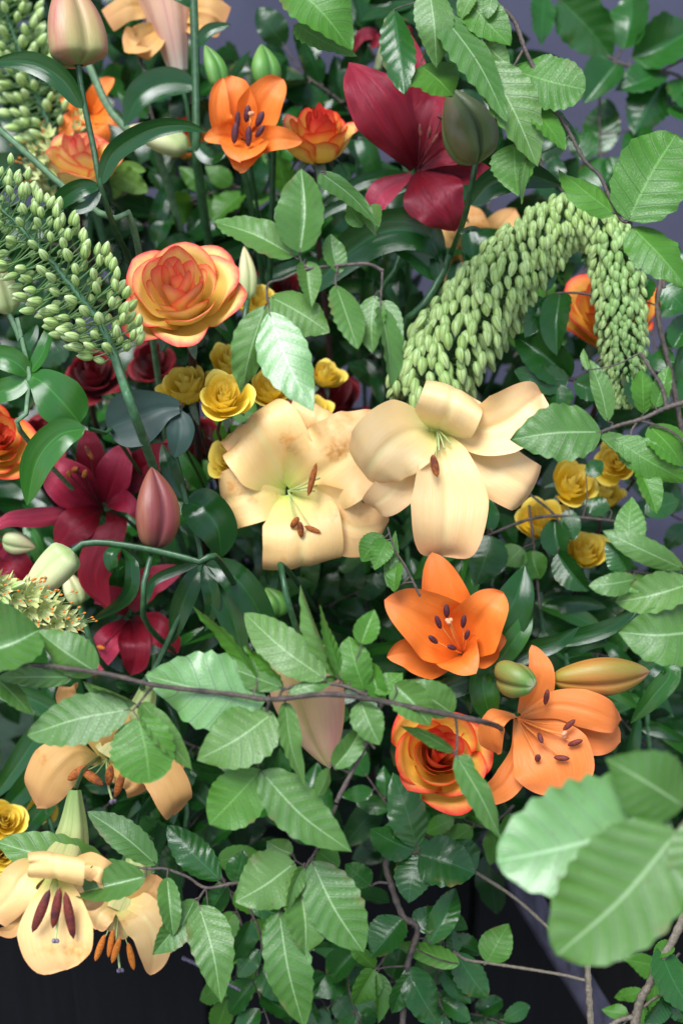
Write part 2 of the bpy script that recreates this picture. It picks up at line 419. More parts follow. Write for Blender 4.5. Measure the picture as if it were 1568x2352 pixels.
M['filorange'] = mat_plain('orange_filament', (.78, .26, .06), .45, .12)
M['filred'] = mat_plain('dark_red_filament', (.10, .01, .015), .4, .2)
M['stigma'] = mat_plain('mauve_stigma', (.16, .13, .19), .5, .35, 400)
M['stigpink'] = mat_plain('salmon_stigma', (.80, .34, .18), .5, .2, 400)
M['bpink'] = mat_lilybud('pink_green_bud', [(0, (.20, .24, .08)), (.25, (.42, .34, .13)), (.7, (.50, .30, .15)), (1, (.42, .25, .15))], (.45, .13, .12), .9, (.16, .15, .05))
M['bpeach'] = mat_lilybud('peach_pink_bud', [(0, (.42, .36, .11)), (.3, (.80, .50, .24)), (.8, (.88, .54, .34)), (1, (.60, .50, .2))], (.80, .32, .28), .9, (.56, .44, .16))
M['bgreen'] = mat_lilybud('green_bud', [(0, (.06, .20, .03)), (.6, (.10, .27, .035)), (1, (.12, .24, .05))], (.19, .35, .09), .7, (.04, .12, .02))
M['bdark'] = mat_lilybud('dark_olive_bud', [(0, (.11, .15, .045)), (.5, (.13, .165, .05)), (1, (.09, .13, .04))], (.17, .085, .05), .8, (.022, .05, .015))
M['bred'] = mat_lilybud('crimson_bud', [(0, (.10, .05, .035)), (.3, (.20, .035, .035)), (1, (.22, .06, .045))], (.32, .13, .06), .75, (.10, .012, .02))
M['bpale'] = mat_lilybud('pale_yellow_green_bud', [(0, (.32, .44, .16)), (.45, (.56, .58, .28)), (1, (.74, .60, .32))], (.66, .62, .36), .5, (.36, .46, .18))
M['borange'] = mat_lilybud('orange_green_bud', [(0, (.32, .22, .03)), (.4, (.55, .22, .05)), (.85, (.40, .24, .045)), (1, (.62, .30, .16))], (.24, .26, .03), .8, (.42, .15, .04))
M['bolive'] = mat_lilybud('olive_orange_bud', [(0, (.30, .20, .04)), (.6, (.23, .22, .05)), (.9, (.09, .22, .04)), (1, (.40, .42, .25))], (.16, .24, .05), .8, (.12, .12, .03))
M['sepal'] = mat_plain('grey_green_sepal', (.11, .17, .12), .6, .25, 150)
M['shade'] = mat_beech('beech_leaf_shade_darkened', (.008, .045, .008), (.012, .058, .01), (.02, .08, .03), .27, spec=.4, tr=.05, bmp=.1)  # leaf green darkened so the deep foliage has shade painted into its colour
M['roseinner'] = mat_petal('coral_rose_heart_petal', [(0, (.95, .45, .08)), (.6, (.95, .56, .2)), (1, (.95, .5, .24))], (.95, .62, .3), .3, .5, edge=(.86, .10, .08), ef=1., tr=.14, rvar=.03, elo=.5)
M['rosered'] = mat_petal('scarlet_rose_heart_petal', [(0, (.80, .2, .02)), (.6, (.86, .24, .05)), (1, (.82, .13, .06))], (.88, .34, .1), .3, .5, edge=(.72, .03, .025), ef=1., tr=.12, rvar=.05, elo=.4)

# ------------------------------------------------------------------ the setting
def box_geo(c, sx, sy, sz, bev=.003, rot=None):
    """A box with chamfered long edges, about its centre."""
    c = np.asarray(c, float); hx, hy, hz = sx/2, sy/2, sz/2; b = min(bev, hx*.4, hy*.4)
    ring = [(-hx+b, -hy), (hx-b, -hy), (hx, -hy+b), (hx, hy-b), (hx-b, hy), (-hx+b, hy), (-hx, hy-b), (-hx, -hy+b)]
    V = [(x, y, -hz) for x, y in ring] + [(x, y, hz) for x, y in ring]
    F = [(i, (i+1) % 8, 8+(i+1) % 8, 8+i) for i in range(8)] + [tuple(range(7, -1, -1)), tuple(range(8, 16))]
    V = np.array(V)
    if rot is not None: V = V @ np.asarray(rot).T
    return V + c, F, np.zeros((16, 2))
def quad(name, pts, mat):
    o = mesh(name, pts, [(0, 1, 2, 3)], mat, None, [(0, 0), (1, 0), (1, 1), (0, 1)], False)
    o['kind'] = 'structure'; return o
M['wall'] = mat_plain('grey_violet_render', (.085, .085, .135), .85, .12, 9, .25)
M['floor'] = mat_plain('dark_paving', (.035, .035, .04), .8, .3, 20, .4)
def mat_wood(name, col):
    m, t, b, out = nodes(name); g = G(t)
    ge = g.n('ShaderNodeNewGeometry'); q = g.n('ShaderNodeMapping'); q.inputs['Scale'].default_value = (55, 55, 3)
    g.link(ge.outputs['Position'], q.inputs[0])
    nz = g.noise(1.6, 5, q.outputs[0])
    c = g.mix(g.maprange(nz, .3, .7), tuple(x * .5 for x in col), tuple(x * 1.5 for x in col))
    g.link(c, b.inputs['Base Color']); b.inputs['Roughness'].default_value = .8; b.inputs['Specular IOR Level'].default_value = .25
    g.bump(nz, .5, .002, b); return m
M['plank'] = mat_wood('black_stained_timber', (.003, .003, .0045))
M['plankbrown'] = mat_wood('dark_brown_timber', (.006, .005, .005))
M['greyboard'] = mat_wood('weathered_violet_grey_timber', (.05, .046, .068))
WALLY = 2.1
quad('floor', [(-6, -4, 0), (6, -4, 0), (6, WALLY, 0), (-6, WALLY, 0)], M['floor'])
quad('wall', [(-6, WALLY, 0), (6, WALLY, 0), (6, WALLY, 2.6), (-6, WALLY, 2.6)], M['wall'])

pl = thing('timber_planter', 'black stained timber planter of upright planks under the flowers', 'planter', (0, 1.62, 0))
xs = -.78
k = 0
while xs < .80:
    wd = (.15, .165, .145, .16)[k % 4]
    # one plank stands proud at the lower left, the others form the front
    mesh('plank', *box_geo((xs + wd/2, 1.315 + (.018 if k % 3 else -.012) , .235), wd - .003, .024, .47)[:2], M['plankbrown' if k in (7, 8) else 'plank'], pl, None, False)
    xs += wd; k += 1
mesh('side_panel', *box_geo((-.79, 1.64, .235), .024, .58, .468)[:2], M['plank'], pl, None, False)
mesh('side_panel', *box_geo((.83, 1.64, .235), .024, .58, .468)[:2], M['plank'], pl, None, False)
mesh('back_panel', *box_geo((0.02, 1.95, .235), 1.58, .024, .466)[:2], M['plank'], pl, None, False)
M['foam'] = mat_plain('dark_flower_foam', (.02, .045, .025), .9, .3, 60)
mesh('foam_filling', *box_geo((0.02, 1.64, .24), 1.56, .57, .44)[:2], M['foam'], pl, None, False)
# slanting board under the large pale leaves
a, b_ = P(1120, 1915, 1.42), P(1432, 2420, 1.50)
bd = b_ - a; zl = nrm(bd); xl = nrm(np.cross(zl, NV + .5 * RV)); yl = np.cross(zl, xl)
ob = mesh('timber_strut', *box_geo((a + b_) / 2, .028, .012, np.linalg.norm(bd), .002, np.stack([xl, yl, zl], 1))[:2], M['greyboard'], None, None, False)
tag(ob, 'slanting violet grey timber strut below the large pale beech leaves', 'timber')

def core(x, jit=.08):
    return np.array([(x - 784) * K * 1.5 * .55 + rng.uniform(-jit, jit), 1.52 + rng.uniform(-.12, .2), .44])

# ------------------------------------------------------------------ builders
def px(d): return K * d
def branch(label, d, twigs, leaves, mat='young', seed=1, group=None, nv=36, nu=12, name='beech_branch', twigmat='twig', dmat=None, extra=None):
    r = np.random.default_rng(seed)
    t0 = twigs[0][0][0]
    root = thing(name, label, 'branch', PZ(t0, d), group)
    bag = Bag(); allp = []
    for pts, r0, r1 in twigs:
        w_ = [PZ(p, d) for p in pts]
        c = curve(w_, 8 * (len(w_) - 1)); allp.append(c)
        bag.add(tube_geo(w_, r0 * px(d), r1 * px(d), 7, 9 * (len(w_) - 1), .22))
    allp = np.vstack(allp)
    for i, lf in enumerate(leaves):
        bx, by, tx, ty, w_ = lf[:5]
        kw = lf[5] if len(lf) > 5 else {}
        roll = kw.get('roll', r.uniform(-.5, .5)) + r.uniform(-.12, .12); z = kw.get('z', r.uniform(-6, 10)); dz = kw.get('dz', r.uniform(-.25, .15) * math.hypot(tx-bx, ty-by))
        L = math.hypot(tx - bx, ty - by)
        if abs(roll) < .45: roll += .30 * (tx - bx) / max(L, 1)          # leaf faces turn up to the light
        if 'dz' not in kw: dz += .24 * (ty - by)
        ar = kw.get('arch', r.uniform(.02, .16)) * L
        sw = kw.get('sway', r.uniform(-.05, .05)) * L
        nx, ny = -(ty - by) / max(L, 1), (tx - bx) / max(L, 1)
        mx_, my_ = (bx + tx) / 2 + nx * sw, (by + ty) / 2 + ny * sw
        pts = [PZ((bx, by, z), d), PZ((mx_, my_, z + dz * .45 + ar), d), PZ((tx, ty, z + dz), d)]
        W = w_ * px(d) / max(.6, math.cos(roll)) * .98
        mt = M[kw.get('mat', mat)]
        fo = kw.get('fold', 0 if r.random() < .35 else r.uniform(-.3, .75))
        geo = sheet_geo(pts, W, 'beech', nu, nv, kw.get('cup', r.uniform(-.25, .35)), roll, r.uniform(.02, .055), r.uniform(1., 2.6),
                        0, r.uniform(.013, .024) * kw.get('pl', 1), 8, r.uniform(.06, .13), kw.get('twist', r.uniform(-.7, .7)), None, seed * 91 + i, fo, kw.get('exps'))
        mesh('leaf', geo[0], geo[1], mt, root, geo[2])
        j = np.argmin(np.linalg.norm(allp - pts[0], axis=1)); q = allp[j]
        if .001 < np.linalg.norm(q - pts[0]) < .11:
            bag.add(tube_geo([q, (q + pts[0]) / 2 + nrm(RV * r.normal() + UV_ * r.normal()) * .003, pts[0], pts[0] + (pts[1] - pts[0]) * .12], 2.2 * px(d), 1.3 * px(d), 5, 8))
    bag.build('twig', M[twigmat], root)
    return root
def filler(label, d, pts, n, L, mat='mature', seed=3, group=None, r0=3):
    """A branch whose leaves alternate along its twig."""
    r = np.random.default_rng(seed); lv = []
    c = curve([(*p, 0) if len(p) == 2 else p for p in pts], n * 2)
    t = tangents(c)
    for i in range(n):
        p = c[min(2 * n, 2 * i + 1)]; a = math.atan2(t[min(2*n, 2*i+1)][1], t[min(2*n, 2*i+1)][0]) + (1 if i % 2 else -1) * r.uniform(.5, 1.15)
        if i == n - 1: a = math.atan2(t[-1][1], t[-1][0])
        l = L * r.uniform(.75, 1.2); pt = 10
        bx, by = p[0] + math.cos(a) * pt, p[1] + math.sin(a) * pt
        lv.append((bx, by, bx + math.cos(a) * l, by + math.sin(a) * l, l * r.uniform(.5, .66),
                   dict(roll=r.uniform(-.9, .9), z=p[2] + r.uniform(-25, 25), dz=r.uniform(-.5, .4) * l)))
    return branch(label, d, [(pts, r0, 1.5)], lv, mat, seed, group, 26, 8)

def stem_to_core(root, base, dirn, r_, mat, x, name='stem', r1=None):
    b = np.asarray(base, float); c = core(x)
    p1 = b + nrm(dirn) * .06; p2 = (p1 * .5 + c * .5) + np.array([0, .06, -.02])
    g = tube_geo([b, p1, p2, c], r_, r1 or r_, 8, 22)
    return mesh(name, g[0], g[1], mat, root, g[2])

def lily(name, label, d, throat, petals, mat, stamens=(), pistil=None, fil='filgreen', ant='pollen', stig='stigma', tube=None, stemdir=None, cat='lily', group=None, tubemat='trumpet', tr=34, seed=1, filr=1.7, fils=()):
    root = thing(name, label, cat, PZ(throat, d), group)
    T = throat
    for i, p in enumerate(petals):
        pts, w_ = p[0], p[1]; kw = dict(p[2]) if len(p) > 2 else {}
        prof = kw.pop('prof', 'lily'); mt = M[kw.pop('mat', mat)]
        A = dict(nu=18, nv=30, cup=.5, ruffle=.035, rfreq=1.7, mid=.035, seed=seed * 17 + i); A.update(kw)
        if prof in ('round', 'flare', 'broad') and 'cup1' not in A: A['cup1'] = -.6 if prof == 'round' else -.4
        g = sheet_geo([PZ(q, d) for q in pts], w_ * px(d), prof, **A)
        mesh('petal', g[0], g[1], mt, root, g[2])
    for s in stamens:
        cx, cy, ang, ln, wd = s[:5]; z = s[5] if len(s) > 5 else 25
        ca, sa = math.cos(math.radians(ang)), -math.sin(math.radians(ang))
        a0 = PZ((cx - ca * ln / 2, cy - sa * ln / 2, z - 6), d); a1 = PZ((cx + ca * ln / 2, cy + sa * ln / 2, z + 6), d); mid = (a0 + a1) / 2
        m1 = (PZ(T, d) * .5 + mid * .5) - UV_ * .001 + NV * .006
        g = tube_geo([PZ(T, d), m1, mid], filr * px(d), filr * .6 * px(d), 6, 12)
        f = mesh('stamen', g[0], g[1], M[fil], root, g[2])
        g = ellipsoid_geo(a0, a1, wd * .5 * px(d), 10, 9, 0)
        mesh('anther', g[0] + NV * .0012, g[1], M[ant], f, g[2])
    for e in fils:
        q = [PZ(T, d), (PZ(T, d) + PZ(e, d)) / 2 + NV * .006, PZ(e, d)]
        g = tube_geo(q, 3 * px(d), 2 * px(d), 6, 10); mesh('filament', g[0], g[1], M[fil], root, g[2])
    if pistil:
        q = [PZ(T, d)] + [PZ(p, d) for p in pistil]
        g = tube_geo(q, 3.2 * px(d), 2.6 * px(d), 8, 14); f = mesh('pistil', g[0], g[1], M[fil], root, g[2])
        e = q[-1]; dr = nrm(q[-1] - q[-2]); bag = Bag()
        s1 = nrm(np.cross(dr, [.3, .5, .8])); s2 = np.cross(dr, s1)
        for k_ in range(3):
            o_ = s1 * math.cos(2.1 * k_) + s2 * math.sin(2.1 * k_)
            bag.add(ellipsoid_geo(e - dr * 2 * px(d), e + dr * 6 * px(d) + o_ * 9 * px(d), 5.5 * px(d), 8, 6))
        bag.build('stigma', M[stig], f)
    back = PZ((T[0], T[1], (T[2] if len(T) > 2 else 0) - 4), d)
    if tube:
        # the outside of the trumpet: a ribbed funnel from the throat to the stem end
        q = [PZ(p, d) for p in tube[0]]
        c = curve(q, 14); t = tangents(c); V = []; U = []
        a = nrm(np.cross(t[0], NV))
        for i in range(15):
            v = i / 14; a = nrm(a - t[i] * a.dot(t[i])); b = np.cross(t[i], a)
            r_ = (tube[1] + (tube[2] - tube[1]) * v ** .85) * px(d)
            for j in range(25):
                th = 2 * math.pi * j / 24
                V.append(c[i] + r_ * (1 + .09 * math.cos(6 * th)) * (a * math.cos(th) + b * math.sin(th))); U.append(((j * 6 / 24) % 1.0001, 1 - v))
        mesh('trumpet', V, grid_faces(14, 24), M[tubemat], root, U)
        back = q[-1]; stemdir = stemdir if stemdir is not None else (q[-1] - q[-2])
    sd_ = stemdir if stemdir is not None else FV
    stem_to_core(root, back, sd_, 5 * px(d), M['stem'], T[0])
    return root

def rose(name, label, d, cx, cy, R, axis, n=30, mat='rose', seed=1, open_=1.0, outer=None, cat='rose', group=None, stem=True, sepals=True, thick=7, hgt=.62, res=(12, 12), closed=0.):
    r = np.random.default_rng(seed)
    C = P(cx, cy, d); Rm = R * px(d)
    Z = nrm(RV * axis[0] + UV_ * axis[1] + NV * axis[2]); X = nrm(np.cross(UV_ if abs(Z.dot(UV_)) < .9 else NV, Z)); Y = np.cross(Z, X)
    root = thing(name, label, cat, C, group)
    nv, nu = res
    u = np.linspace(-1, 1, nu + 1)
    for i in range(n):
        t = i / (n - 1.0)
        ph0 = i * 2.39996 + r.uniform(-.45, .45)
        rim = Rm * (.06 + .94 * t ** (1.05 / open_)) * r.uniform(.88, 1.1)
        top = Rm * (hgt * (1 - t ** 1.6) + .12 * (1 - t)) * r.uniform(.93, 1.05)
        if t > .85: top *= .5
        if closed:
            c0 = Rm * (.62 - .30 * t) * r.uniform(.92, 1.08); top = top * (1 - closed) + c0 * closed; rim *= 1 - .16 * closed * t
        hw = (1.25 - .62 * t) * r.uniform(.9, 1.1)
        flare = (.05 + .30 * t ** 1.5 * (1 - .45 * closed)) * r.uniform(.7, 1.3)
        z0 = -.55 * Rm
        tipp = r.uniform(.02, .09); sk = r.uniform(-.12, .12); w1, w2 = r.uniform(0, 6.28, 2)
        V = []; U = []
        for a in range(nv + 1):
            for b in range(nu + 1):
                uu = u[b]; v = a / nv * (1 - .26 * abs(uu) ** 2.6) * (1 + tipp * (1 - abs(uu)) ** 2)
                rr = rim * (1 - (1 - min(v, 1.)) ** 1.9) ** .62 if v < 1 else rim
                zz = z0 + (top - z0) * v ** 1.25
                c_ = max(0, v - .72) / .28
                rr += flare * rim * c_ ** 2 * (1 + .35 * uu * uu) * .55
                zz -= flare * Rm * .42 * c_ ** 2.2 * (1 + .9 * uu * uu)
                rr *= 1 + .07 * uu * (1 - t) + .04 * math.sin(3 * uu + w1) * v
                zz += Rm * .038 * math.sin(4.2 * uu + w2) * v * v + Rm * .012 * math.sin(9 * uu + w1) * v ** 4
                rr = max(rr, .002)
                th = ph0 + uu * hw * (1.0 + .25 * (1 - v)) + sk * v
                V.append(C + X * rr * math.cos(th) + Y * rr * math.sin(th) + Z * zz); U.append((b / nu, a / nv))
        m_ = M[{'rose': 'roseinner', 'rosehot': 'rosered'}[mat]] if (mat in ('rose', 'rosehot') and t < .42) else M[outer] if (outer and t > .8 and r.random() < .5) else M[mat]
        mesh('petal', V, grid_faces(nv, nu), m_, root, U)
    base = C - Z * Rm * .55
    if sepals:
        for k_ in range(5):
            th = k_ * 1.257 + r.uniform(-.3, .3); o_ = X * math.cos(th) + Y * math.sin(th)
            g = sheet_geo([base, base + o_ * Rm * .42 - Z * .02 * Rm, base + o_ * Rm * .72 - Z * Rm * r.uniform(.35, .6)], Rm * .26, 'point', 4, 10, .5, 0, .02, side=np.cross(o_, Z), seed=k_)
            mesh('sepal', g[0], g[1], M['sepal'], root, g[2])
        g = ellipsoid_geo(base - Z * Rm * .26, base + Z * Rm * .1, Rm * .16, 10, 8); mesh('hip', g[0], g[1], M['sepal'], root, g[2])
    if stem: stem_to_core(root, base, -Z + np.array([0, 0, -.4]), thick * px(d), M['thorn'], cx)
    return root

def lily_bud(name, label, d, pts, R, mat, stem=None, leaves=(), group=None, stemr=7, stemmat='stem', ridge=.12, skew=.85, power=.8, base=.2, tocore=True, cat='lily bud'):
    """stem: points from the bud's foot downwards; leaves: (points, width, options)."""
    w_ = [PZ(p, d) for p in pts]
    root = thing(name, label, cat, w_[0], group)
    g = bud_geo(w_, R * px(d), 3, ridge, 30, 24, power, skew, base); mesh('bud', g[0], g[1], M[mat], root, g[2])
    if stem:
        q = [w_[0] + (w_[1] - w_[0]) * .04] + [PZ(p, d) for p in stem]
        if tocore: c = core(stem[-1][0]); q.append(q[-1] + (q[-1] - q[-2]) * .7 + FV * .03); q += [(q[-1] + c) / 2 + np.array([0, .05, 0]), c]
        g = tube_geo(q, stemr * px(d), stemr * .9 * px(d), 9, 8 * len(q)); mesh('stem', g[0], g[1], M[stemmat], root, g[2])
    elif tocore: stem_to_core(root, w_[0], w_[0] - w_[1], stemr * px(d), M[stemmat], pts[0][0])
    for i, lf in enumerate(leaves): strap(root, d, lf, i)
    return root
def strap(root, d, lf, seed=0):
    pts, w_ = lf[:2]; kw = dict(lf[2]) if len(lf) > 2 else {}
    mt = M[kw.pop('mat', 'lilyleaf')]; prof = kw.pop('prof', 'lance')
    A = dict(nu=10, nv=26, cup=.45, roll=0, ruffle=.03, rfreq=.8, mid=.03, seed=seed + int(pts[0][0])); A.update(kw)
    g = sheet_geo([PZ(p, d) for p in pts], w_ * px(d), prof, **A)
    return mesh('leaf', g[0], g[1], mt, root, g[2])
def leafy_stem(label, d, stem, leaves, group=None, stemr=6, name='lily_plant', stemmat='stem', tocore=True, cat='lily plant'):
    root = thing(name, label, cat, PZ(stem[0], d), group)
    q = [PZ(p, d) for p in stem]
    if tocore: c = core(stem[-1][0]); q.append(q[-1] + (q[-1] - q[-2]) * .6 + FV * .03); q += [(q[-1] + c) / 2 + np.array([0, .05, 0]), c]
    g = tube_geo(q, stemr * px(d), stemr * px(d), 8, 8 * len(q)); mesh('stem', g[0], g[1], M[stemmat], root, g[2])
    for i, lf in enumerate(leaves): strap(root, d, lf, i)
    return root

# foxtail buds share two meshes
def unit_bud(name, mat, fat=.255):
    g = bud_geo([np.zeros(3), np.array([0, 0, .5]), np.array([0, 0, 1.])], fat, 3, .07, 9, 8, .72, .92, .12)
    me = bpy.data.meshes.new(name); me.from_pydata(g[0].tolist(), [], g[1])
    li = np.empty(len(me.loops), dtype=np.int32); me.loops.foreach_get('vertex_index', li)
    me.uv_layers.new(name='UVMap').data.foreach_set('uv', g[2].astype(np.float32)[li].ravel())
    me.polygons.foreach_set('use_smooth', [True] * len(me.polygons)); me.materials.append(mat); return me, g
def unit_flower(name, mat):
    bag = Bag()
    for k_ in range(6):
        th = k_ * 1.047; o_ = np.array([math.cos(th), math.sin(th), 0])
        bag.add(sheet_geo([np.zeros(3), o_ * .35 + np.array([0, 0, .35]), o_ * .62 + np.array([0, 0, .75])], .42, 'point', 4, 6, .7, side=np.cross(o_, [0, 0, 1.])))
    V = np.vstack(bag.V); U = np.vstack(bag.U)
    me = bpy.data.meshes.new(name); me.from_pydata(V.tolist(), [], bag.F)
    li = np.empty(len(me.loops), dtype=np.int32); me.loops.foreach_get('vertex_index', li)
    me.uv_layers.new(name='UVMap').data.foreach_set('uv', U.astype(np.float32)[li].ravel())
    me.polygons.foreach_set('use_smooth', [True] * len(me.polygons)); me.materials.append(mat); return me
UB, UBG = unit_bud('foxtail_bud_mesh', M['foxbud'])
UBS, _ = unit_bud('foxtail_small_bud_mesh', M['foxbudsmall'], .28)
UF = unit_flower('foxtail_flower_mesh', M['foxflower'])

def foxtail(label, d, path, widths, lens, n, gdir, ped=1.4, seed=5, small_after=2., sr=8, flowers=0, limit=290, axis_w=0., stamens=False, start=0., tail=None, jitter=.12, rad_w=.45, side_bias=0, name='foxtail_lily'):
    """path: stalk points from base to tip; widths: half-width of the spike; lens: bud length (px) along it."""
    r = np.random.default_rng(seed)
    w_ = [PZ(p, d) for p in path]; N_ = 160
    c = curve(w_, N_); t = tangents(c)
    root = thing(name, label, 'foxtail lily', w_[0])
    g = tube_geo(list(c), sr * px(d), sr * .35 * px(d), 9, smoothpts=False); mesh('stalk', g[0], g[1], M['stalk'], root, g[2])
    if tail:
        q = [w_[0]] + [PZ(p, d) for p in tail]; q.append(core(tail[-1][0]))
        g = tube_geo(q, sr * px(d), sr * px(d), 9, 24); mesh('lower_stalk', g[0], g[1], M['stalk'], root, g[2])
    sw = np.linspace(0, 1, len(widths)); bag = Bag(); spare = Bag(); st = Bag(); fl = Bag(); items = []
    a = nrm(np.cross(t[0], NV)); frames = []
    for i in range(N_ + 1):
        a = nrm(a - t[i] * a.dot(t[i])); frames.append((a, np.cross(t[i], a)))
    # denser towards the tip: spacing follows the bud length
    ss = np.linspace(start, 1, 400); dens = 1 / np.interp(ss, np.linspace(0, 1, len(lens)), lens)
    cum = np.cumsum(dens); cum /= cum[-1]
    for i in range(n):
        s = np.interp((i + .5) / n, cum, ss); k_ = int(s * N_)
        th = i * 2.39996 + r.uniform(-.15, .15)
        A, B = frames[k_]; rad = A * math.cos(th) + B * math.sin(th)
        wd = np.interp(s, sw, widths) * px(d) * r.uniform(1 - jitter, 1 + jitter * .4); ln = np.interp(s, np.linspace(0, 1, len(lens)), lens) * px(d) * r.uniform(.85, 1.12)
        dr = nrm(nrm(gdir) * (1 - rad_w) + rad * rad_w + t[k_] * axis_w + r.normal(size=3) * .09)
        tipr = max(wd - ln * .35, wd * .35)
        p = c[k_] + rad * tipr + t[k_] * axis_w * wd * .5 - dr * ln * .4
        items.append((rad.dot(NV), s, p, dr, ln, c[k_], k_, rad))
    order = sorted(range(n), key=lambda q: -items[q][0]); keep = set(order[:limit])
    for q, (fz, s, p, dr, ln, sp, k_, rad) in enumerate(items):
        bag.add(tube_geo([sp, (sp + p) / 2 + rad * ln * .12, p + dr * ln * .06], ln * .045, ln * .055, 4, 4))
        isf = flowers and s < flowers and r.random() < .75
        fat = r.uniform(.92, 1.15)
        if q in keep or isf:
            o = bpy.data.objects.new('flower' if isf else 'bud', UF if isf else (UBS if s > small_after else UB)); COL.objects.link(o); o.parent = root
            o.location = Vector(p - np.array(root.location)); o.rotation_mode = 'QUATERNION'
            o.rotation_quaternion = Vector(dr).to_track_quat('Z', 'Y') @ Quaternion((0, 0, 1), r.uniform(0, 6.28))
            o.scale = (ln * fat, ln * fat, ln)
            if isf and stamens:
                for k2 in range(3):
                    e = p + dr * ln * 1.25 + nrm(r.normal(size=3)) * ln * .38
                    fl.add(tube_geo([p + dr * ln * .2, e], ln * .018, ln * .014, 4, 3)); st.add(ellipsoid_geo(e - dr * ln * .1, e + dr * ln * .12, ln * .06, 6, 4))
        else:
            R_ = np.array(Vector(dr).to_track_quat('Z', 'Y').to_matrix())
            spare.add((UBG[0] * ln @ R_.T + p, UBG[1], UBG[2]))
    bag.build('pedicels', M['pedicel'], root, True); spare.build('rear_buds', M['foxbud'], root, True)
    st.build('anthers', M['pollenbright'], root, True); fl.build('filaments', M['filgreen'], root, True)
    return root

# ------------------------------------------------------------------ peach lilies in the middle
BR = dict(prof='broad')
lily('peach_lily', 'peach trumpet lily with pollen-stained petals and one long upright rust anther', 1.27, (662, 1128, -45), [
    ([(668, 1090, -55), (720, 1010, -10), (735, 962, 0), (742, 935, -30), (745, 950, -75)], 150, dict(prof='broad', cup=.3)),
    ([(655, 1140, -50), (600, 1130, 5), (562, 1138, 26), (528, 1148, 18), (512, 1158, -12), (516, 1164, -45), (545, 1168, -60)], 138, dict(prof='flare', cup=.3, ruffle=.012, cup1=-.25)),
    ([(680, 1140, -50), (760, 1185, 5), (815, 1215, 22), (868, 1212, 5), (893, 1192, -25)], 146, dict(prof='round', cup=.9, ruffle=.06)),
    ([(665, 1135, -45), (690, 1190, 10), (696, 1240, 34), (694, 1285, 25), (692, 1304, -5), (692, 1300, -40), (692, 1270, -60)], 184, dict(prof='flare', cup=.45, ruffle=.02, cup1=-.3, mid=.05)),
    ([(660, 1118, -50), (632, 1065, 0), (606, 1012, 34), (582, 975, 32), (562, 965, 0), (556, 985, -40), (568, 1010, -55)], 200, dict(prof='round', cup=.6, ruffle=.045, mid=.05)),
    ([(668, 1128, -45), (735, 1090, 12), (795, 1045, 35), (838, 1000, 38), (872, 968, 10)], 204, dict(prof='round', cup=.6, cup1=-.25, ruffle=.10, rfreq=2.6, mid=.05)),
], 'peach', [(717, 1101, 76, 80, 13, 40), (677, 1200, 55, 32, 14, 30), (690, 1216, 95, 38, 14, 34), (718, 1216, -22, 42, 11, 30)], None, seed=3, fils=[(735, 1098, 25), (728, 1115, 22), (722, 1128, 20)])
lily('peach_lily', 'pale peach trumpet lily with broad drooping lower petal, touching an orange petal tip', 1.20, (1003, 985, -50), [
    ([(1000, 990, -60), (940, 1085, -30), (895, 1135, -15), (862, 1160, -30), (860, 1165, -60)], 105, dict(prof='lily', cup=.4)),
    ([(1018, 1000, -60), (1105, 1055, -22), (1165, 1095, 0), (1208, 1120, -10), (1222, 1126, -45)], 135, dict(prof='broad', cup=.15, ruffle=.02)),
    ([(1012, 985, -55), (1090, 990, -5), (1160, 972, 22), (1215, 930, 25), (1243, 905, -5)], 158, dict(prof='lily', cup=.75, ruffle=.05, mid=.05)),
    ([(995, 985, -55), (945, 992, 5), (898, 1018, 40), (862, 1055, 40), (842, 1085, 5), (850, 1105, -40)], 176, dict(prof='round', cup=.45, ruffle=.04, twist=.3, mid=.05)),
    ([(1000, 990, -55), (1018, 1060, 12), (1030, 1140, 30), (1028, 1200, 30), (1022, 1250, 5), (1016, 1276, -35)], 192, dict(prof='lily', cup=.6, ruffle=.04, mid=.05)),
    ([(1005, 992, -50), (1014, 975, 5), (1026, 955, 45), (1038, 925, 62), (1046, 898, 45), (1046, 890, 5), (1042, 915, -25)], 146, dict(prof='flare', cup=.2, ruffle=.015)),
], 'peachclean', [(998, 1070, -78, 54, 17, 45)], None, seed=4, fils=[(1008, 1035, 20), (1020, 1030, 15), (1035, 1020, 10)])

# ------------------------------------------------------------------ orange lilies
lily('orange_lily', 'upright orange lily with six clean purple anthers, below the pale peach lily', 1.18, (1062, 1500, -70), [
    ([(1055, 1490, -75), (1028, 1400, -55), (1008, 1325, -50), (992, 1268, -60)], 142, dict(prof='point', cup=.8)),
    ([(1050, 1500, -75), (985, 1508, -50), (930, 1500, -30), (887, 1509, -25)], 118, dict(prof='point', cup=.7)),
    ([(1066, 1500, -75), (1108, 1492, -50), (1135, 1474, -35), (1163, 1470, -35)], 96, dict(prof='point', cup=.7)),
    ([(1056, 1498, -70), (1005, 1448, -20), (942, 1404, 15), (882, 1378, 5)], 186, dict(prof='point', cup=.85, roll=-.1)),
    ([(1066, 1496, -70), (1092, 1440, -20), (1122, 1398, 15), (1156, 1363, 0)], 168, dict(prof='point', cup=.9, roll=.15)),
    ([(1060, 1502, -72), (1058, 1508, -20), (1068, 1522, 30), (1093, 1548, 52)], 132, dict(prof='point', cup=.6)),
], 'orange', [(1025, 1403, 92, 33, 13, 10), (1006, 1429, 110, 34, 12, 14), (1064, 1427, 82, 32, 12, 14), (1072, 1458, 72, 25, 11, 14), (994, 1469, 140, 28, 12, 16), (1037, 1487, 160, 24, 11, 12)],
    [(1045, 1470, -10), (1031, 1428, 22)], 'filorange', 'anther', 'stigpink', seed=5, filr=2.4)
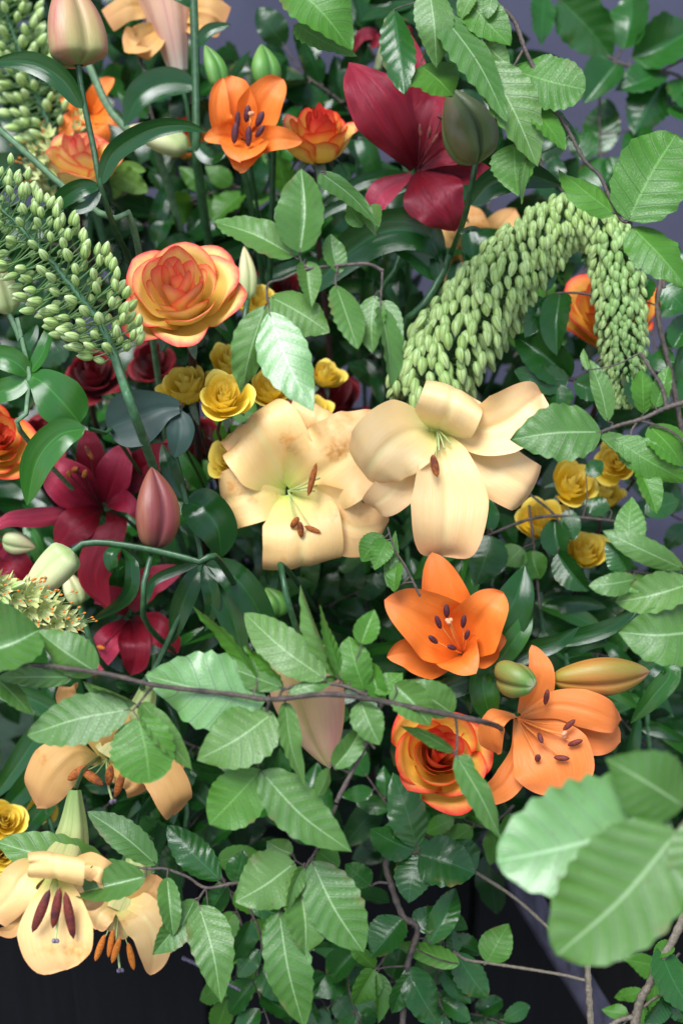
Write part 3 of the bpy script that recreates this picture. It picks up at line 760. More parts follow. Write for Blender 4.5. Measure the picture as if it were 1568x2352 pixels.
lily('orange_lily', 'wide open speckled orange lily with recurved petals and brown anthers', 1.17, (1188, 1650, -60), [
    ([(1195, 1655, -65), (1300, 1672, -40), (1380, 1690, -22), (1425, 1705, -35)], 112, dict(prof='lily', cup=.2)),
    ([(1198, 1640, -60), (1232, 1585, -20), (1240, 1535, -5), (1220, 1482, -35)], 82, dict(prof='point', cup=.5)),
    ([(1185, 1645, -60), (1152, 1646, -15), (1132, 1660, 0), (1128, 1700, -20), (1142, 1732, -50)], 64, dict(prof='lily', cup=.4)),
    ([(1185, 1652, -60), (1190, 1735, -15), (1160, 1800, 5), (1115, 1826, -15), (1085, 1815, -40)], 74, dict(prof='lily', cup=.55)),
    ([(1195, 1655, -60), (1240, 1705, -5), (1275, 1762, 22), (1292, 1825, 15)], 196, dict(prof='lily', cup=.3)),
    ([(1196, 1645, -60), (1275, 1620, 0), (1350, 1632, 30), (1405, 1650, 20), (1425, 1655, -15)], 92, dict(prof='lily', cup=-.35)),
], 'orange2', [(1254, 1601, 80, 38, 12, 15), (1240, 1695, -70, 27, 11, 25), (1306, 1665, 42, 38, 12, 30), (1320, 1706, 20, 38, 12, 32), (1234, 1741, 80, 18, 13, 25), (1289, 1741, -4, 38, 12, 32)],
    [(1245, 1675, 5), (1293, 1687, 32)], 'filorange', 'antherred', 'stigpink', seed=6, filr=2.4)
lily('orange_lily', 'cup shaped orange lily beside a red rimmed rose near the wall', 1.30, (562, 318, -60), [
    ([(556, 310, -65), (545, 260, -35), (538, 210, -25), (533, 172, -35)], 118, dict(prof='point', cup=.9)),
    ([(570, 310, -65), (595, 260, -35), (620, 215, -20), (651, 181, -30)], 126, dict(prof='point', cup=.9)),
    ([(570, 322, -60), (610, 322, -20), (645, 318, 0), (694, 324, -25)], 72, dict(prof='point', cup=.6)),
    ([(555, 320, -60), (520, 312, -20), (495, 312, 0), (468, 318, -10)], 62, dict(prof='point', cup=.7)),
    ([(550, 312, -60), (505, 280, -10), (500, 225, 5), (512, 178, -5)], 70, dict(prof='point', cup=.9, roll=-.4)),
    ([(562, 322, -60), (560, 340, 5), (556, 352, 30), (552, 372, 42)], 122, dict(prof='lily', cup=.6)),
    ([(562, 330, -60), (557, 365, 0), (552, 385, 15), (550, 396, 10)], 110, dict(prof='point', cup=.6)),
], 'orange', [(568, 261, 82, 42, 15, 5), (546, 275, 88, 44, 11, 5), (540, 305, 84, 52, 15, 12), (571, 313, 88, 50, 14, 18), (597, 273, 66, 40, 15, 8), (597, 302, 55, 36, 13, 12)],
    [(574, 290, 0), (575, 262, 10)], 'filorange', 'anther', 'stigpink', seed=7)

lily('orange_lily', 'folded orange lily in shade behind the tall bud stem and pale green stem', 1.44, (205, 262, -50), [
    ([(205, 260, -50), (222, 225, -10), (235, 200, 5), (262, 178, -10)], 56, dict(prof='point', cup=.5)),
    ([(205, 262, -50), (180, 275, -5), (160, 285, 10), (140, 318, -10)], 62, dict(prof='point', cup=.4)),
    ([(208, 265, -50), (225, 290, 0), (235, 305, 5), (245, 335, -15)], 58, dict(prof='point', cup=.6)),
    ([(200, 258, -50), (178, 240, -10), (160, 228, 0), (140, 222, -20)], 54, dict(prof='point', cup=.5)),
    ([(210, 262, -50), (240, 265, -5), (260, 272, 5), (280, 290, -10)], 52, dict(prof='point', cup=.5)),
], 'orange', seed=17)
lily('amber_lily', 'amber lily petals glimpsed between crimson lily and the bent foxtail', 1.46, (1085, 600, -50), [
    ([(1085, 600, -50), (1045, 560, 0), (1020, 530, 15), (1000, 500, -10)], 85, dict(prof='acute', cup=.5)),
    ([(1088, 600, -50), (1085, 540, 0), (1080, 505, 10), (1078, 470, -15)], 90, dict(prof='acute', cup=.4)),
    ([(1092, 600, -50), (1135, 540, 0), (1160, 510, 12), (1185, 480, -10)], 85, dict(prof='acute', cup=.5)),
    ([(1080, 605, -50), (1050, 610, -5), (1025, 620, 5), (1000, 640, -15)], 70, dict(prof='acute', cup=.5)),
], 'peachdeep', seed=18)

# ------------------------------------------------------------------ crimson lilies
lily('crimson_lily', 'dark crimson lily with one tall glossy petal beside an olive bud', 1.27, (960, 385, -60), [
    ([(958, 378, -70), (950, 260, -90), (945, 160, -80), (935, 70, -90)], 95, dict(prof='acute', mat='red', cup=.6)),
    ([(970, 380, -60), (985, 290, -40), (1000, 240, -40), (1010, 205, -60)], 100, dict(prof='acute', cup=.7)),
    ([(965, 385, -55), (1020, 345, -10), (1075, 330, 10), (1120, 345, -10)], 95, dict(prof='acute', cup=.4)),
    ([(958, 390, -60), (1050, 395, -40), (1110, 398, -20), (1140, 408, -40)], 70, dict(prof='acute')),
    ([(945, 400, -60), (880, 440, -50), (862, 470, -45), (858, 515, -60)], 70, dict(prof='acute', mat='redpink')),
    ([(962, 390, -55), (985, 425, 0), (1010, 465, 25), (1035, 505, 15), (1042, 530, -15)], 160, dict(prof='point', cup=-.5, ruffle=.05, mid=.05)),
    ([(955, 385, -60), (922, 320, 5), (880, 250, 38), (838, 190, 32), (800, 142, -5)], 158, dict(prof='acute', cup=-.45, ruffle=.05, mid=.05)),
], 'red', [(985, 305, 80, 34, 9, 15), (998, 320, 60, 30, 9, 18), (965, 300, 95, 34, 9, 10)], [(985, 340, 0), (1012, 270, 20)], 'filred', 'antherred', 'antherred', seed=8, filr=2.4)
lily('crimson_lily', 'sprawling crimson pink lily with orange stamens beside a closed crimson bud', 1.30, (235, 1165, -60), [
    ([(230, 1150, -65), (215, 1080, -30), (205, 1020, -20), (195, 985, -40)], 80, dict(prof='acute', mat='red')),
    ([(245, 1150, -60), (320, 1080, -20), (360, 1045, -5), (392, 1020, -20)], 95, dict(prof='acute', cup=.5)),
    ([(242, 1155, -60), (262, 1090, 0), (275, 1050, 10), (285, 1020, -10)], 95, dict(prof='acute', mat='redpink', cup=.4)),
    ([(228, 1165, -60), (140, 1182, 0), (70, 1190, 10), (15, 1195, -10), (-25, 1225, -30)], 52, dict(prof='acute', mat='redpink', cup=-.5)),
    ([(245, 1160, -60), (280, 1150, -10), (303, 1165, 12), (312, 1192, 5)], 60, dict(prof='acute', mat='redpink')),
    ([(252, 1172, -60), (265, 1200, 0), (235, 1260, 15), (215, 1330, 5), (250, 1400, -20)], 96, dict(prof='acute', cup=-.4)),
    ([(232, 1165, -60), (195, 1190, 5), (160, 1215, 25), (128, 1262, 5)], 92, dict(prof='acute', cup=-.3)),
    ([(230, 1160, -60), (180, 1125, 0), (140, 1095, 22), (100, 1060, 0)], 120, dict(prof='acute', mat='redpink', cup=.4)),
], 'red', [(158, 1088, 85, 20, 11, 45), (172, 1078, 30, 18, 11, 45), (195, 1088, 70, 22, 11, 40), (205, 1040, 120, 40, 10, 40)], [(200, 1105, 15), (175, 1080, 40)], 'filred', 'pollen', 'filred', seed=9, filr=2.4)
lily('crimson_lily', 'torn crimson lily behind the crossing green stems under the closed bud', 1.34, (300, 1420, -60), [
    ([(300, 1400, -60), (330, 1345, -5), (370, 1325, 15), (424, 1304, 0)], 80, dict(prof='point', mat='redpink', cup=.2)),
    ([(290, 1410, -60), (270, 1380, -10), (235, 1370, 5), (215, 1385, -10)], 70, dict(prof='acute', mat='redpink')),
    ([(305, 1425, -60), (345, 1440, 0), (375, 1455, 15), (410, 1500, 0)], 85, dict(prof='acute', cup=.6)),
    ([(300, 1425, -60), (310, 1470, 10), (312, 1510, 20), (300, 1552, 0)], 90, dict(prof='acute', cup=.8)),
    ([(290, 1425, -60), (258, 1460, 0), (235, 1500, 12), (215, 1550, 0)], 75, dict(prof='acute', mat='redpink', cup=.4)),
], 'red', [(232, 1487, -15, 20, 9, 20)], None, 'filred', 'pollenbright', seed=10)
lily('crimson_lily', 'crimson lily half hidden under the small pale green bud', 1.33, (-10, 1290, -50), [
    ([(-15, 1290, -50), (20, 1285, 0), (45, 1310, 10), (70, 1345, -10)], 95, dict(prof='acute', cup=.6)),
    ([(-15, 1300, -50), (0, 1330, 0), (15, 1350, 10), (10, 1390, -10)], 80, dict(prof='acute')),
    ([(-15, 1280, -50), (10, 1255, -10), (30, 1240, 0), (45, 1222, -20)], 55, dict(prof='acute', mat='redpink')),
], 'red', seed=11)
lily('crimson_lily', 'small curled crimson lily with a white tube behind the hanging leaves', 1.50, (890, 105, -40), [
    ([(890, 105, -40), (860, 80, 10), (830, 82, 20), (812, 120, 0)], 34, dict(prof='acute', cup=.4)),
    ([(892, 105, -40), (880, 90, 20), (868, 92, 30), (850, 110, 10)], 36, dict(prof='acute')),
    ([(895, 105, -40), (920, 80, 10), (935, 75, 20), (942, 100, 0)], 40, dict(prof='acute')),
], 'red', tube=([(890, 105, -40), (876, 130, -35), (866, 158, -40)], 15, 7), tubemat='bpale', seed=12)

# ------------------------------------------------------------------ peach and amber lilies at the lower left and top left
lily('peach_lily', 'nodding peach lily with a rolled back petal and long rust anthers', 1.08, (128, 2005, -60), [
    ([(110, 2000, -70), (60, 2010, -30), (25, 2060, -10), (-20, 2105, -30)], 95, dict(prof='broad', cup=.4)),
    ([(140, 2005, -70), (195, 2020, -30), (215, 2060, -20), (220, 2090, -40)], 70, dict(prof='lily')),
    ([(150, 2000, -70), (200, 1990, -30), (232, 1998, -10), (240, 2030, -30)], 70, dict(prof='lily')),
    ([(100, 2010, -70), (60, 2080, -50), (30, 2135, -40), (-15, 2140, -60)], 40, dict(prof='lily', mat='peachdeep')),
    ([(128, 2010, -60), (130, 2070, -15), (132, 2140, 12), (140, 2200, 10), (152, 2228, 0)], 188, dict(prof='lily', cup=.55, ruffle=.015, mid=.03)),
    ([(128, 2000, -50), (126, 2022, 20), (128, 2010, 60), (130, 1970, 55), (126, 1958, 20), (126, 1975, -10)], 128, dict(prof='broad', cup=.1, ruffle=.01)),
], 'peach', [(95, 2092, 68, 108, 21, 45), (130, 2085, 80, 96, 20, 50), (160, 2102, 100, 112, 20, 45)], [(135, 2080, 20), (127, 2160, 45)], 'filgreen', 'antherred', 'stigma',
    tube=([(135, 2010, -75), (165, 1920, -150), (172, 1815, -170)], 66, 14), stemdir=FV + .15 * UV_, seed=13)
lily('peach_lily', 'drooping peach lily with bright orange anthers, half hidden by beech leaves', 1.25, (275, 2080, -60), [
    ([(270, 2080, -60), (240, 2090, -10), (225, 2110, 0), (222, 2135, -20)], 70, dict(prof='lily')),
    ([(278, 2075, -60), (320, 2060, -20), (350, 2040, -10), (360, 2010, -30)], 80, dict(prof='lily', mat='peachdeep')),
    ([(275, 2080, -55), (320, 2100, 5), (350, 2140, 20), (355, 2195, 10), (345, 2240, -10)], 110, dict(prof='point', cup=.5)),
    ([(278, 2078, -55), (330, 2085, 0), (365, 2130, 10), (395, 2190, 0)], 70, dict(prof='point', cup=.3)),
    ([(270, 2085, -65), (265, 2110, -40), (258, 2130, -40), (250, 2140, -60)], 90, dict(prof='lily')),
], 'peach', [(230, 2177, 70, 66, 14, 25), (255, 2166, 80, 68, 13, 28), (267, 2182, 72, 64, 14, 32), (301, 2196, 102, 66, 14, 25)], [(268, 2150, 0), (275, 2228, 25)], 'filgreen', 'pollenbright', 'stigma',
    tube=([(280, 2085, -75), (315, 2000, -85), (312, 1905, -90)], 52, 14), stemdir=FV + .15 * UV_, seed=14)
lily('amber_lily', 'amber lily with rust anthers hanging behind the long beech twig', 1.24, (245, 1745, -60), [
    ([(240, 1745, -60), (190, 1650, -30), (155, 1600, -10), (160, 1578, 0), (172, 1585, -30)], 62, dict(prof='lily', cup=.5)),
    ([(250, 1750, -60), (290, 1770, 0), (320, 1795, 15), (325, 1822, -5)], 78, dict(prof='broad', cup=.4)),
    ([(250, 1745, -60), (340, 1755, 5), (385, 1795, 28), (400, 1845, 25), (398, 1872, -15)], 102, dict(prof='lily', cup=.4)),
    ([(255, 1740, -60), (330, 1720, -20), (390, 1745, 0), (420, 1772, -20)], 70, dict(prof='lily')),
    ([(235, 1745, -60), (180, 1725, 0), (130, 1760, 25), (95, 1815, 20), (85, 1855, -5)], 128, dict(prof='lily', cup=-.5, mid=-.03)),
    ([(250, 1740, -60), (265, 1690, -20), (262, 1650, -10), (245, 1625, -30)], 85, dict(prof='lily')),
], 'peachdeep', [(180, 1775, 35, 60, 20, 35), (212, 1785, -35, 62, 20, 38), (252, 1780, 82, 50, 18, 30), (275, 1800, 72, 66, 17, 30)], [(248, 1800, 10), (258, 1840, 25)], 'filgreen', 'pollen', 'stigma',
    tube=([(260, 1735, -75), (320, 1640, -80), (352, 1545, -90)], 58, 12), stemdir=FV + .15 * UV_, seed=15)
lily('pink_lily', 'pale pink and apricot trumpet lily seen from behind near the wall', 1.42, (385, 30, -20), [
    ([(380, 40, -40), (330, 15, -20), (290, 15, 0), (245, 45, -10)], 66, dict(prof='broad', mat='peachdeep')),
    ([(385, 60, -40), (340, 80, 0), (310, 95, 15), (285, 70, -5)], 70, dict(prof='lily', mat='peachdeep', cup=.6)),
    ([(385, 60, -40), (350, 100, 10), (330, 118, 5), (345, 138, -20)], 50, dict(prof='lily', mat='peachdeep')),
    ([(390, 40, -40), (440, 20, -20), (480, 20, 0), (520, 45, -20)], 80, dict(prof='broad', mat='peachdeep')),
    ([(390, 50, -40), (440, 55, -20), (480, 60, 0), (505, 75, -20)], 60, dict(prof='lily', mat='peachdeep', cup=.7)),
], 'pinkpale', tube=([(370, -25, -30), (390, 60, -25), (410, 162, -45)], 66, 20), tubemat='pinkpale', seed=16)

# ------------------------------------------------------------------ roses
rose('rose', 'large open yellow rose with coral rims above a brown stem', 1.22, 412, 672, 134, (-.05, .45, .88), 27, 'rose', 21, 1.05, None, thick=11, res=(16, 16))
rose('rose', 'orange rose with scarlet rims under the beech twig beside the speckled lily', 1.20, 1008, 1732, 118, (.08, .38, .92), 25, 'rosehot', 22, 1.0, res=(16, 16))
rose('rose', 'orange rose behind the hanging tip of the bent foxtail', 1.42, 1405, 715, 122, (-.1, .6, .8), 26, 'rosehot', 23, 1.0, closed=.8)
rose('rose', 'scarlet rimmed rose tucked between two lilies of orange and crimson', 1.34, 733, 315, 104, (.05, .78, .62), 26, 'rosehot', 24, .95, 'rose', closed=1.)
rose('rose', 'red rimmed rose beside the glossy folded leaf and crimson lily', 1.26, -12, 1015, 98, (.5, .35, .8), 24, 'rosehot', 25, 1.0, closed=.7)
rose('rose', 'pale orange rose half hidden behind the loose foxtail and bud stem', 1.40, 188, 372, 100, (.1, .75, .65), 24, 'rose', 26, 1.0, closed=.8)
rose('rose', 'small scarlet orange rose half hidden behind the olive yellow bud', 1.52, 425, 320, 70, (0, .8, .6), 20, 'rosehot', 27, 1.0)
rose('dark_red_rose', 'dark red rose below the spiky foxtail', 1.42, 212, 858, 72, (.1, .5, .8), 22, 'darkrose', 28, 1.0, cat='rose')
rose('dark_red_rose', 'dark red rose in shade under the large yellow rose', 1.48, 352, 835, 62, (0, .5, .8), 20, 'darkrose', 29, 1.0, cat='rose')
rose('dark_red_rose', 'dark red rose behind the blue green rose leaf', 1.46, 455, 1020, 78, (0, .5, .8), 20, 'darkrose', 30, 1.0, cat='rose')
rose('dark_red_rose', 'dark red rose behind the pale beech leaves and yellow spray roses', 1.50, 765, 915, 85, (0, .5, .8), 20, 'darkrose', 31, 1.0, cat='rose')
rose('dark_red_rose', 'dark red rose behind the pale beech twig', 1.5, 630, 660, 70, (0, .6, .7), 20, 'darkrose', 32, 1.0, cat='rose')
rose('dark_red_rose', 'dark red rose beside the glossy arched leaf', 1.44, 95, 1005, 66, (.1, .6, .7), 20, 'darkrose', 33, 1.0, cat='rose')
YG = 'small yellow spray roses'
for i, (x, y, R, d, ax, lab) in enumerate([
    (515, 912, 50, 1.29, (.1, .45, .9), 'round yellow spray rose touching a brown rose stem'),
    (428, 888, 52, 1.34, (-.2, .6, .7), 'yellow spray rose behind the brown rose stem'),
    (528, 832, 46, 1.36, (.1, .7, .7), 'yellow spray rose under the coral rimmed rose'),
    (622, 893, 46, 1.36, (.1, .5, .8), 'yellow spray rose behind the broad pale beech leaf'),
    (535, 1052, 50, 1.33, (-.4, .4, .8), 'yellow spray rose behind the pollen stained peach lily'),
    (592, 695, 44, 1.42, (.2, .7, .7), 'yellow spray rose beside a slim green bud'),
    (748, 862, 34, 1.42, (.3, .6, .7), 'ragged yellow spray rose beside pale beech leaf tips'),
    (722, 945, 32, 1.40, (.1, .6, .7), 'yellow spray rose peeping over the peach petals'),
    (640, 945, 30, 1.40, (.1, .6, .7), 'yellow spray rose squeezed between beech leaf tips and peach petals'),
    (1313, 1112, 48, 1.40, (.2, .45, .85), 'bright yellow spray rose facing out beneath a beech leaf'),
    (1243, 1195, 52, 1.40, (-.1, .6, .8), 'yellow spray rose crossed by two bare twigs'),
    (1418, 1062, 46, 1.42, (-.3, .2, .9), 'yellow spray rose partly covered by a folded beech leaf'),
    (1385, 1135, 40, 1.47, (.1, .8, .6), 'yellow spray rose behind a curled grey green leaf'),
    (1345, 1268, 44, 1.42, (.1, .6, .8), 'withering yellow spray rose below the others near the bare twigs'),
    (12, 1885, 40, 1.35, (.3, .4, .8), 'yellow spray rose beside dark strap leaves above the nodding lily'),
    (5, 1965, 36, 1.35, (.3, .2, .9), 'frayed yellow spray rose just above the nodding lily'),
    (95, 1865, 30, 1.42, (.1, .2, .9), 'amber yellow spray rose beside the pale green trumpet'),
]):
    rose('spray_rose', lab, d - .05, x, y, R * 1.4, ax, 22, 'yellow', 40 + i, .8, cat='spray rose', group=YG, thick=4, hgt=.95, res=(9, 11), closed=.85)

# ------------------------------------------------------------------ foxtail lilies
DN = -UPW
foxtail('long bent foxtail lily arching over an orange rose, its tip hanging down', 1.30,
        [(968, 930), (1010, 840), (1075, 735), (1150, 645), (1235, 555), (1315, 500), (1380, 525), (1412, 610), (1424, 720), (1432, 830), (1432, 938)],
        [98, 106, 108, 100, 84, 70, 64, 64, 63, 56, 22], [46, 45, 43, 40, 37, 35, 33, 31, 27, 22, 14], 1250, DN + NV * .12, seed=51, small_after=.62, limit=296, rad_w=.26, axis_w=.05, jitter=.2, sr=11)
foxtail('upright foxtail lily with long stalked striped buds beside the large rose', 1.17,
        [(262, 815), (225, 735), (150, 640), (70, 545), (-10, 470), (-90, 400)],
        [85, 112, 122, 120, 108, 88], [38, 39, 38, 37, 34, 30], 215, UPW * .3 + NV * .1 - RV * .2, seed=52, limit=212, rad_w=.72, axis_w=.22, jitter=.22, sr=11, tail=[(290, 900, -10), (330, 1010, -60)])
foxtail('loose out of focus foxtail lily with pale buds and orange stamens by the wall', 1.46,
        [(180, 420), (120, 300), (70, 180), (25, 60), (-20, -60)],
        [95, 95, 92, 85, 70], [34, 38, 38, 36, 34], 190, UPW * .3 + NV * .1, seed=53, limit=188, rad_w=.7, axis_w=.25, jitter=.25, sr=9, flowers=.22, stamens=True, tail=[(240, 560, -20)])
foxtail('short foxtail lily with open cream flowers and orange stamens', 1.15,
        [(-30, 1345), (40, 1375), (110, 1415), (165, 1455)],
        [30, 52, 52, 40], [42, 46, 46, 40], 46, NV * .3 + RV * .5 - UPW * .1, seed=54, limit=46, rad_w=.6, axis_w=.3, sr=8, flowers=1., stamens=True)

# ------------------------------------------------------------------ lily buds with their stems and leaves
lily_bud('lily_bud', 'tall pink green lily bud standing on a dark stem with strap leaves', 1.20, [(180, 150), (168, 60), (150, -40)], 66, 'bpink',
         [(190, 220), (215, 340), (232, 430), (262, 520, -90), (295, 590, -300), (310, 640, -480)], [
             ([(188, 248, 5), (140, 180, 25), (70, 142, 20), (-25, 142, -10)], 58, dict(roll=.3)),
             ([(230, 425, 5), (262, 350, 15), (340, 300, 25), (415, 288, 15), (476, 302, -10)], 52, dict(roll=-.4)),
             ([(228, 428, 0), (185, 432, 15), (140, 460, 5), (108, 505, -20)], 48, dict(roll=.2)),
             ([(232, 430, -5), (205, 470, 0), (170, 480, 0), (140, 470, -20)], 30, dict())], power=.55, base=.5)
lily_bud('lily_bud', 'bright green lily bud over the cup shaped orange lily', 1.36, [(612, 205), (606, 150), (600, 100)], 34, 'bgreen')
lily_bud('lily_bud', 'slim green lily bud leaning on a dark upright stem', 1.34, [(505, 205), (492, 155), (470, 102)], 25, 'bgreen', [(520, 240, -20)])
leafy_stem('dark upright lily stem beside the slim green bud, with strap leaves', 1.36, [(443, -20), (447, 80), (450, 200), (452, 330)], [
    ([(446, 15, 0), (420, -5, 10), (380, -15, 10)], 30, {}), ([(448, 110, 0), (480, 70, 10), (530, 55, 5)], 34, {}),
    ([(450, 195, 0), (380, 190, 10), (320, 220, 15), (285, 290, 0)], 80, dict(mat='lilyleaf')), ([(450, 330, 0), (480, 360, 10), (520, 350, 0)], 40, {})], stemr=10)
lily_bud('lily_bud', 'olive yellow lily bud lying behind a dark strap leaf', 1.38, [(432, 345), (380, 322), (292, 290)], 33, 'bpale')
lily_bud('lily_bud', 'large dark olive lily bud beside the crimson petals', 1.17, [(1092, 378), (1068, 295), (1028, 196)], 62, 'bdark', [(1084, 420, -10), (1066, 500, -110), (1040, 570, -330), (1020, 620, -520)], [
    ([(1082, 470, 5), (1130, 420, 20), (1200, 400, 15), (1288, 425, -20)], 76, dict(roll=-.35)),
    ([(1056, 535, -160), (1085, 525, -150), (1110, 530, -160)], 16, {})], ridge=.17, power=.95)
lily_bud('lily_bud', 'closed crimson lily bud with ochre ribs', 1.19, [(350, 1265), (358, 1180), (348, 1072)], 50, 'bred', skew=.95)
lily_bud('lily_bud', 'large peach and pink lily bud behind the crossing beech twigs', 1.10, [(688, 1470), (724, 1620), (758, 1766)], 84, 'bpeach', skew=.8, ridge=.13)
lily_bud('lily_bud', 'orange and green lily bud pointing away from the speckled lily', 1.18, [(1262, 1560), (1370, 1552), (1492, 1542)], 44, 'borange', [(1230, 1565, -20), (1195, 1590, -50)], skew=1.25, power=.7)
lily_bud('lily_bud', 'stubby olive green lily bud pointing outward above the speckled lily', 1.14, [(1158, 1548, -50), (1185, 1560, 0), (1226, 1576, 40)], 41, 'bolive', [(1145, 1545, -70), (1140, 1560, -110)], power=.5)
lily_bud('lily_bud', 'pale yellow lily bud hanging from an arched green stem', 1.18, [(168, 1265), (120, 1315), (55, 1385)], 42, 'bpale',
         [(180, 1252), (230, 1246), (320, 1258), (400, 1275), (462, 1292)], [
             ([(278, 1258, 5), (302, 1300, 25), (290, 1370, 20), (205, 1430, -20)], 40, dict(roll=.4)),
             ([(280, 1255, 0), (255, 1275, 15), (262, 1305, 10), (285, 1300, 0)], 36, {})], stemr=8, power=.5, base=.5)
lily_bud('lily_bud', 'small pale green bud tucked under the crimson petal', 1.32, [(5, 1240), (40, 1245), (82, 1258)], 26, 'bpale')
lily_bud('lily_bud', 'small pale green bud behind the hanging yellow bud', 1.32, [(182, 1390), (168, 1355), (150, 1310)], 24, 'bpale')
lily_bud('lily_bud', 'slim pale green bud beside the large rose', 1.34, [(568, 690), (566, 630), (560, 565)], 21, 'bpale')
lily_bud('lily_bud', 'green lily bud bent down on a thick pale stem above glossy round leaves', 1.22, [(22, 722), (8, 680), (-15, 600)], 34, 'bpale', [(40, 760), (52, 800), (66, 858)], stemmat='stempale')
lily_bud('lily_bud', 'small dull green bud standing above a beech leaf tip', 1.30, [(632, 1420), (628, 1385), (610, 1350)], 30, 'bgreen')
leafy_stem('pale green round stem crossing the lower end of the leaning bud stem', 1.24, [(-20, 280), (70, 360), (160, 440), (250, 505)], [], stemr=8, stemmat='stempale', tocore=True)
leafy_stem('pale green stem behind the dark bud stem', 1.38, [(205, 150), (245, 240), (280, 285), (330, 330)], [], stemr=9, stemmat='stempale')

# ------------------------------------------------------------------ glossy strap leaves
leafy_stem('lily stem with a broad dark arched leaf behind the pale beech twig', 1.30, [(1030, 585), (1010, 640), (960, 720)], [
    ([(1020, 608, 0), (975, 540, 25), (890, 530, 35), (800, 580, 20), (690, 690, -20)], 104, dict(roll=.15)),
    ([(1015, 640, 0), (960, 590, 5), (940, 580, 5), (900, 570, 0)], 60, {}),
    ([(1010, 650, 0), (1000, 600, 10), (985, 590, 0)], 40, {})], stemr=9)
leafy_stem('lily stem with arched green leaves under the crimson lily', 1.36, [(960, 420), (940, 520), (900, 640)], [
    ([(945, 400, 0), (850, 410, 15), (790, 440, 10), (715, 490, -10)], 36, {}), ([(940, 430, 0), (830, 455, 5), (760, 480, 0), (700, 530, -15)], 34, {}),
    ([(955, 390, 0), (860, 320, 10), (800, 312, 15), (755, 316, 0)], 26, {})])
leafy_stem('glossy round leaved stem with white sheen beside the dark red roses', 1.18, [(40, 730), (55, 800), (68, 862), (60, 960)], [
    ([(68, 862, 0), (100, 880, 25), (140, 920, 28), (184, 972, 0)], 118, dict(mat='lilyleaf2', cup=.3, prof='lily', mid=0)),
    ([(66, 862, 0), (40, 835, 15), (0, 820, 15), (-50, 830, -10)], 62, dict(mat='lilyleaf2')),
    ([(66, 865, 0), (30, 890, 12), (0, 900, 10), (-40, 930, -10)], 60, dict(mat='lilyleaf2')),
    ([(70, 855, 0), (95, 815, 10), (110, 775, 5), (125, 730, -20)], 46, dict(mat='lilyleaf2', roll=.5)),
    ([(60, 850, -10), (55, 800, 0), (75, 770, 0), (85, 740, -10)], 40, dict(mat='lilyleaf'))], stemr=6, stemmat='stempale')
leafy_stem('glossy leaf folding over the crimson lily', 1.17, [(205, 985), (240, 1000, -40)], [
    ([(195, 984, 0), (135, 1000, 25), (85, 1060, 25), (62, 1160, -5)], 84, dict(mat='lilyleaf2', roll=.25))], stemr=5)
leafy_stem('dark lily stem with radiating leaves between crimson bud and peach lily', 1.26, [(400, 1040), (425, 1140), (462, 1292), (410, 1420), (360, 1530)], [
    ([(425, 1150, 0), (465, 1170, 25), (500, 1215, 25), (508, 1282, 0)], 112, dict(cup=.5)),
    ([(420, 1145, 0), (390, 1080, 10), (380, 1050, 5), (372, 1020, -10)], 44, {}),
    ([(465, 1300, 0), (440, 1340, 15), (415, 1400, 10), (395, 1480, -10)], 56, {}), ([(468, 1300, 0), (480, 1340, 15), (488, 1390, 10), (470, 1450, -10)], 44, {}),
    ([(470, 1298, 0), (530, 1320, 15), (580, 1380, 15), (640, 1500, -20)], 80, {}), ([(465, 1296, 0), (510, 1370, 5), (540, 1440, 0), (560, 1530, -20)], 70, {}),
    ([(460, 1290, 0), (360, 1330, 0), (340, 1370, 0), (330, 1400, -10)], 26, {})], stemr=7)
leafy_stem('lily stem with broad glossy leaf behind the clean orange lily', 1.22, [(1130, 1530), (1120, 1600), (1080, 1720)], [
    ([(1118, 1520, 0), (1150, 1440, 15), (1185, 1370, 20), (1205, 1300, 0)], 112, {}),
    ([(1132, 1535, 10), (1170, 1485, 25), (1200, 1440, 22), (1217, 1393, 5)], 58, dict(mat='lilyleaf2')),
    ([(1130, 1530, 10), (1110, 1560, 25), (1115, 1610, 25), (1130, 1660, 0)], 78, dict(mat='lilyleaf2', cup=.7)),
    ([(1140, 1535, 0), (1220, 1495, 10), (1280, 1475, 15), (1330, 1440, 0)], 52, {}),
    ([(1125, 1540, 0), (1080, 1560, 5), (1030, 1580, 0), (970, 1575, -20)], 60, {}), ([(1120, 1550, 0), (1085, 1600, 5), (1080, 1640, 0)], 40, {})], stemr=7)
leafy_stem('thin stem with long glossy leaf arching past the light serrated leaves', 1.25, [(1245, 1470), (1200, 1500), (1150, 1600)], [
    ([(1265, 1478, 0), (1330, 1462, 15), (1400, 1440, 15), (1470, 1395, -10)], 44, {}), ([(1500, 1520, 0), (1540, 1545, 10), (1500, 1600, 10), (1448, 1662, -10)], 56, dict(mat='lilyleaf2')),
    ([(1250, 1475, -5), (1220, 1520, 5), (1215, 1540, 0)], 40, {})], stemr=4)
leafy_stem('dark strap leaves in shade beside the amber lily', 1.34, [(150, 1650), (90, 1780), (120, 1900)], [
    ([(130, 1640, 0), (80, 1700, 10), (40, 1760, 10), (-20, 1840, 0)], 62, {}), ([(130, 1690, 0), (90, 1770, 15), (40, 1830, 10), (-20, 1890, -10)], 60, {}),
    ([(150, 1650, 0), (100, 1620, 5), (50, 1600, 5), (-20, 1590, -10)], 60, {}), ([(90, 1790, 0), (110, 1840, 5), (70, 1890, 5), (20, 1960, -10)], 50, {})], stemr=5)
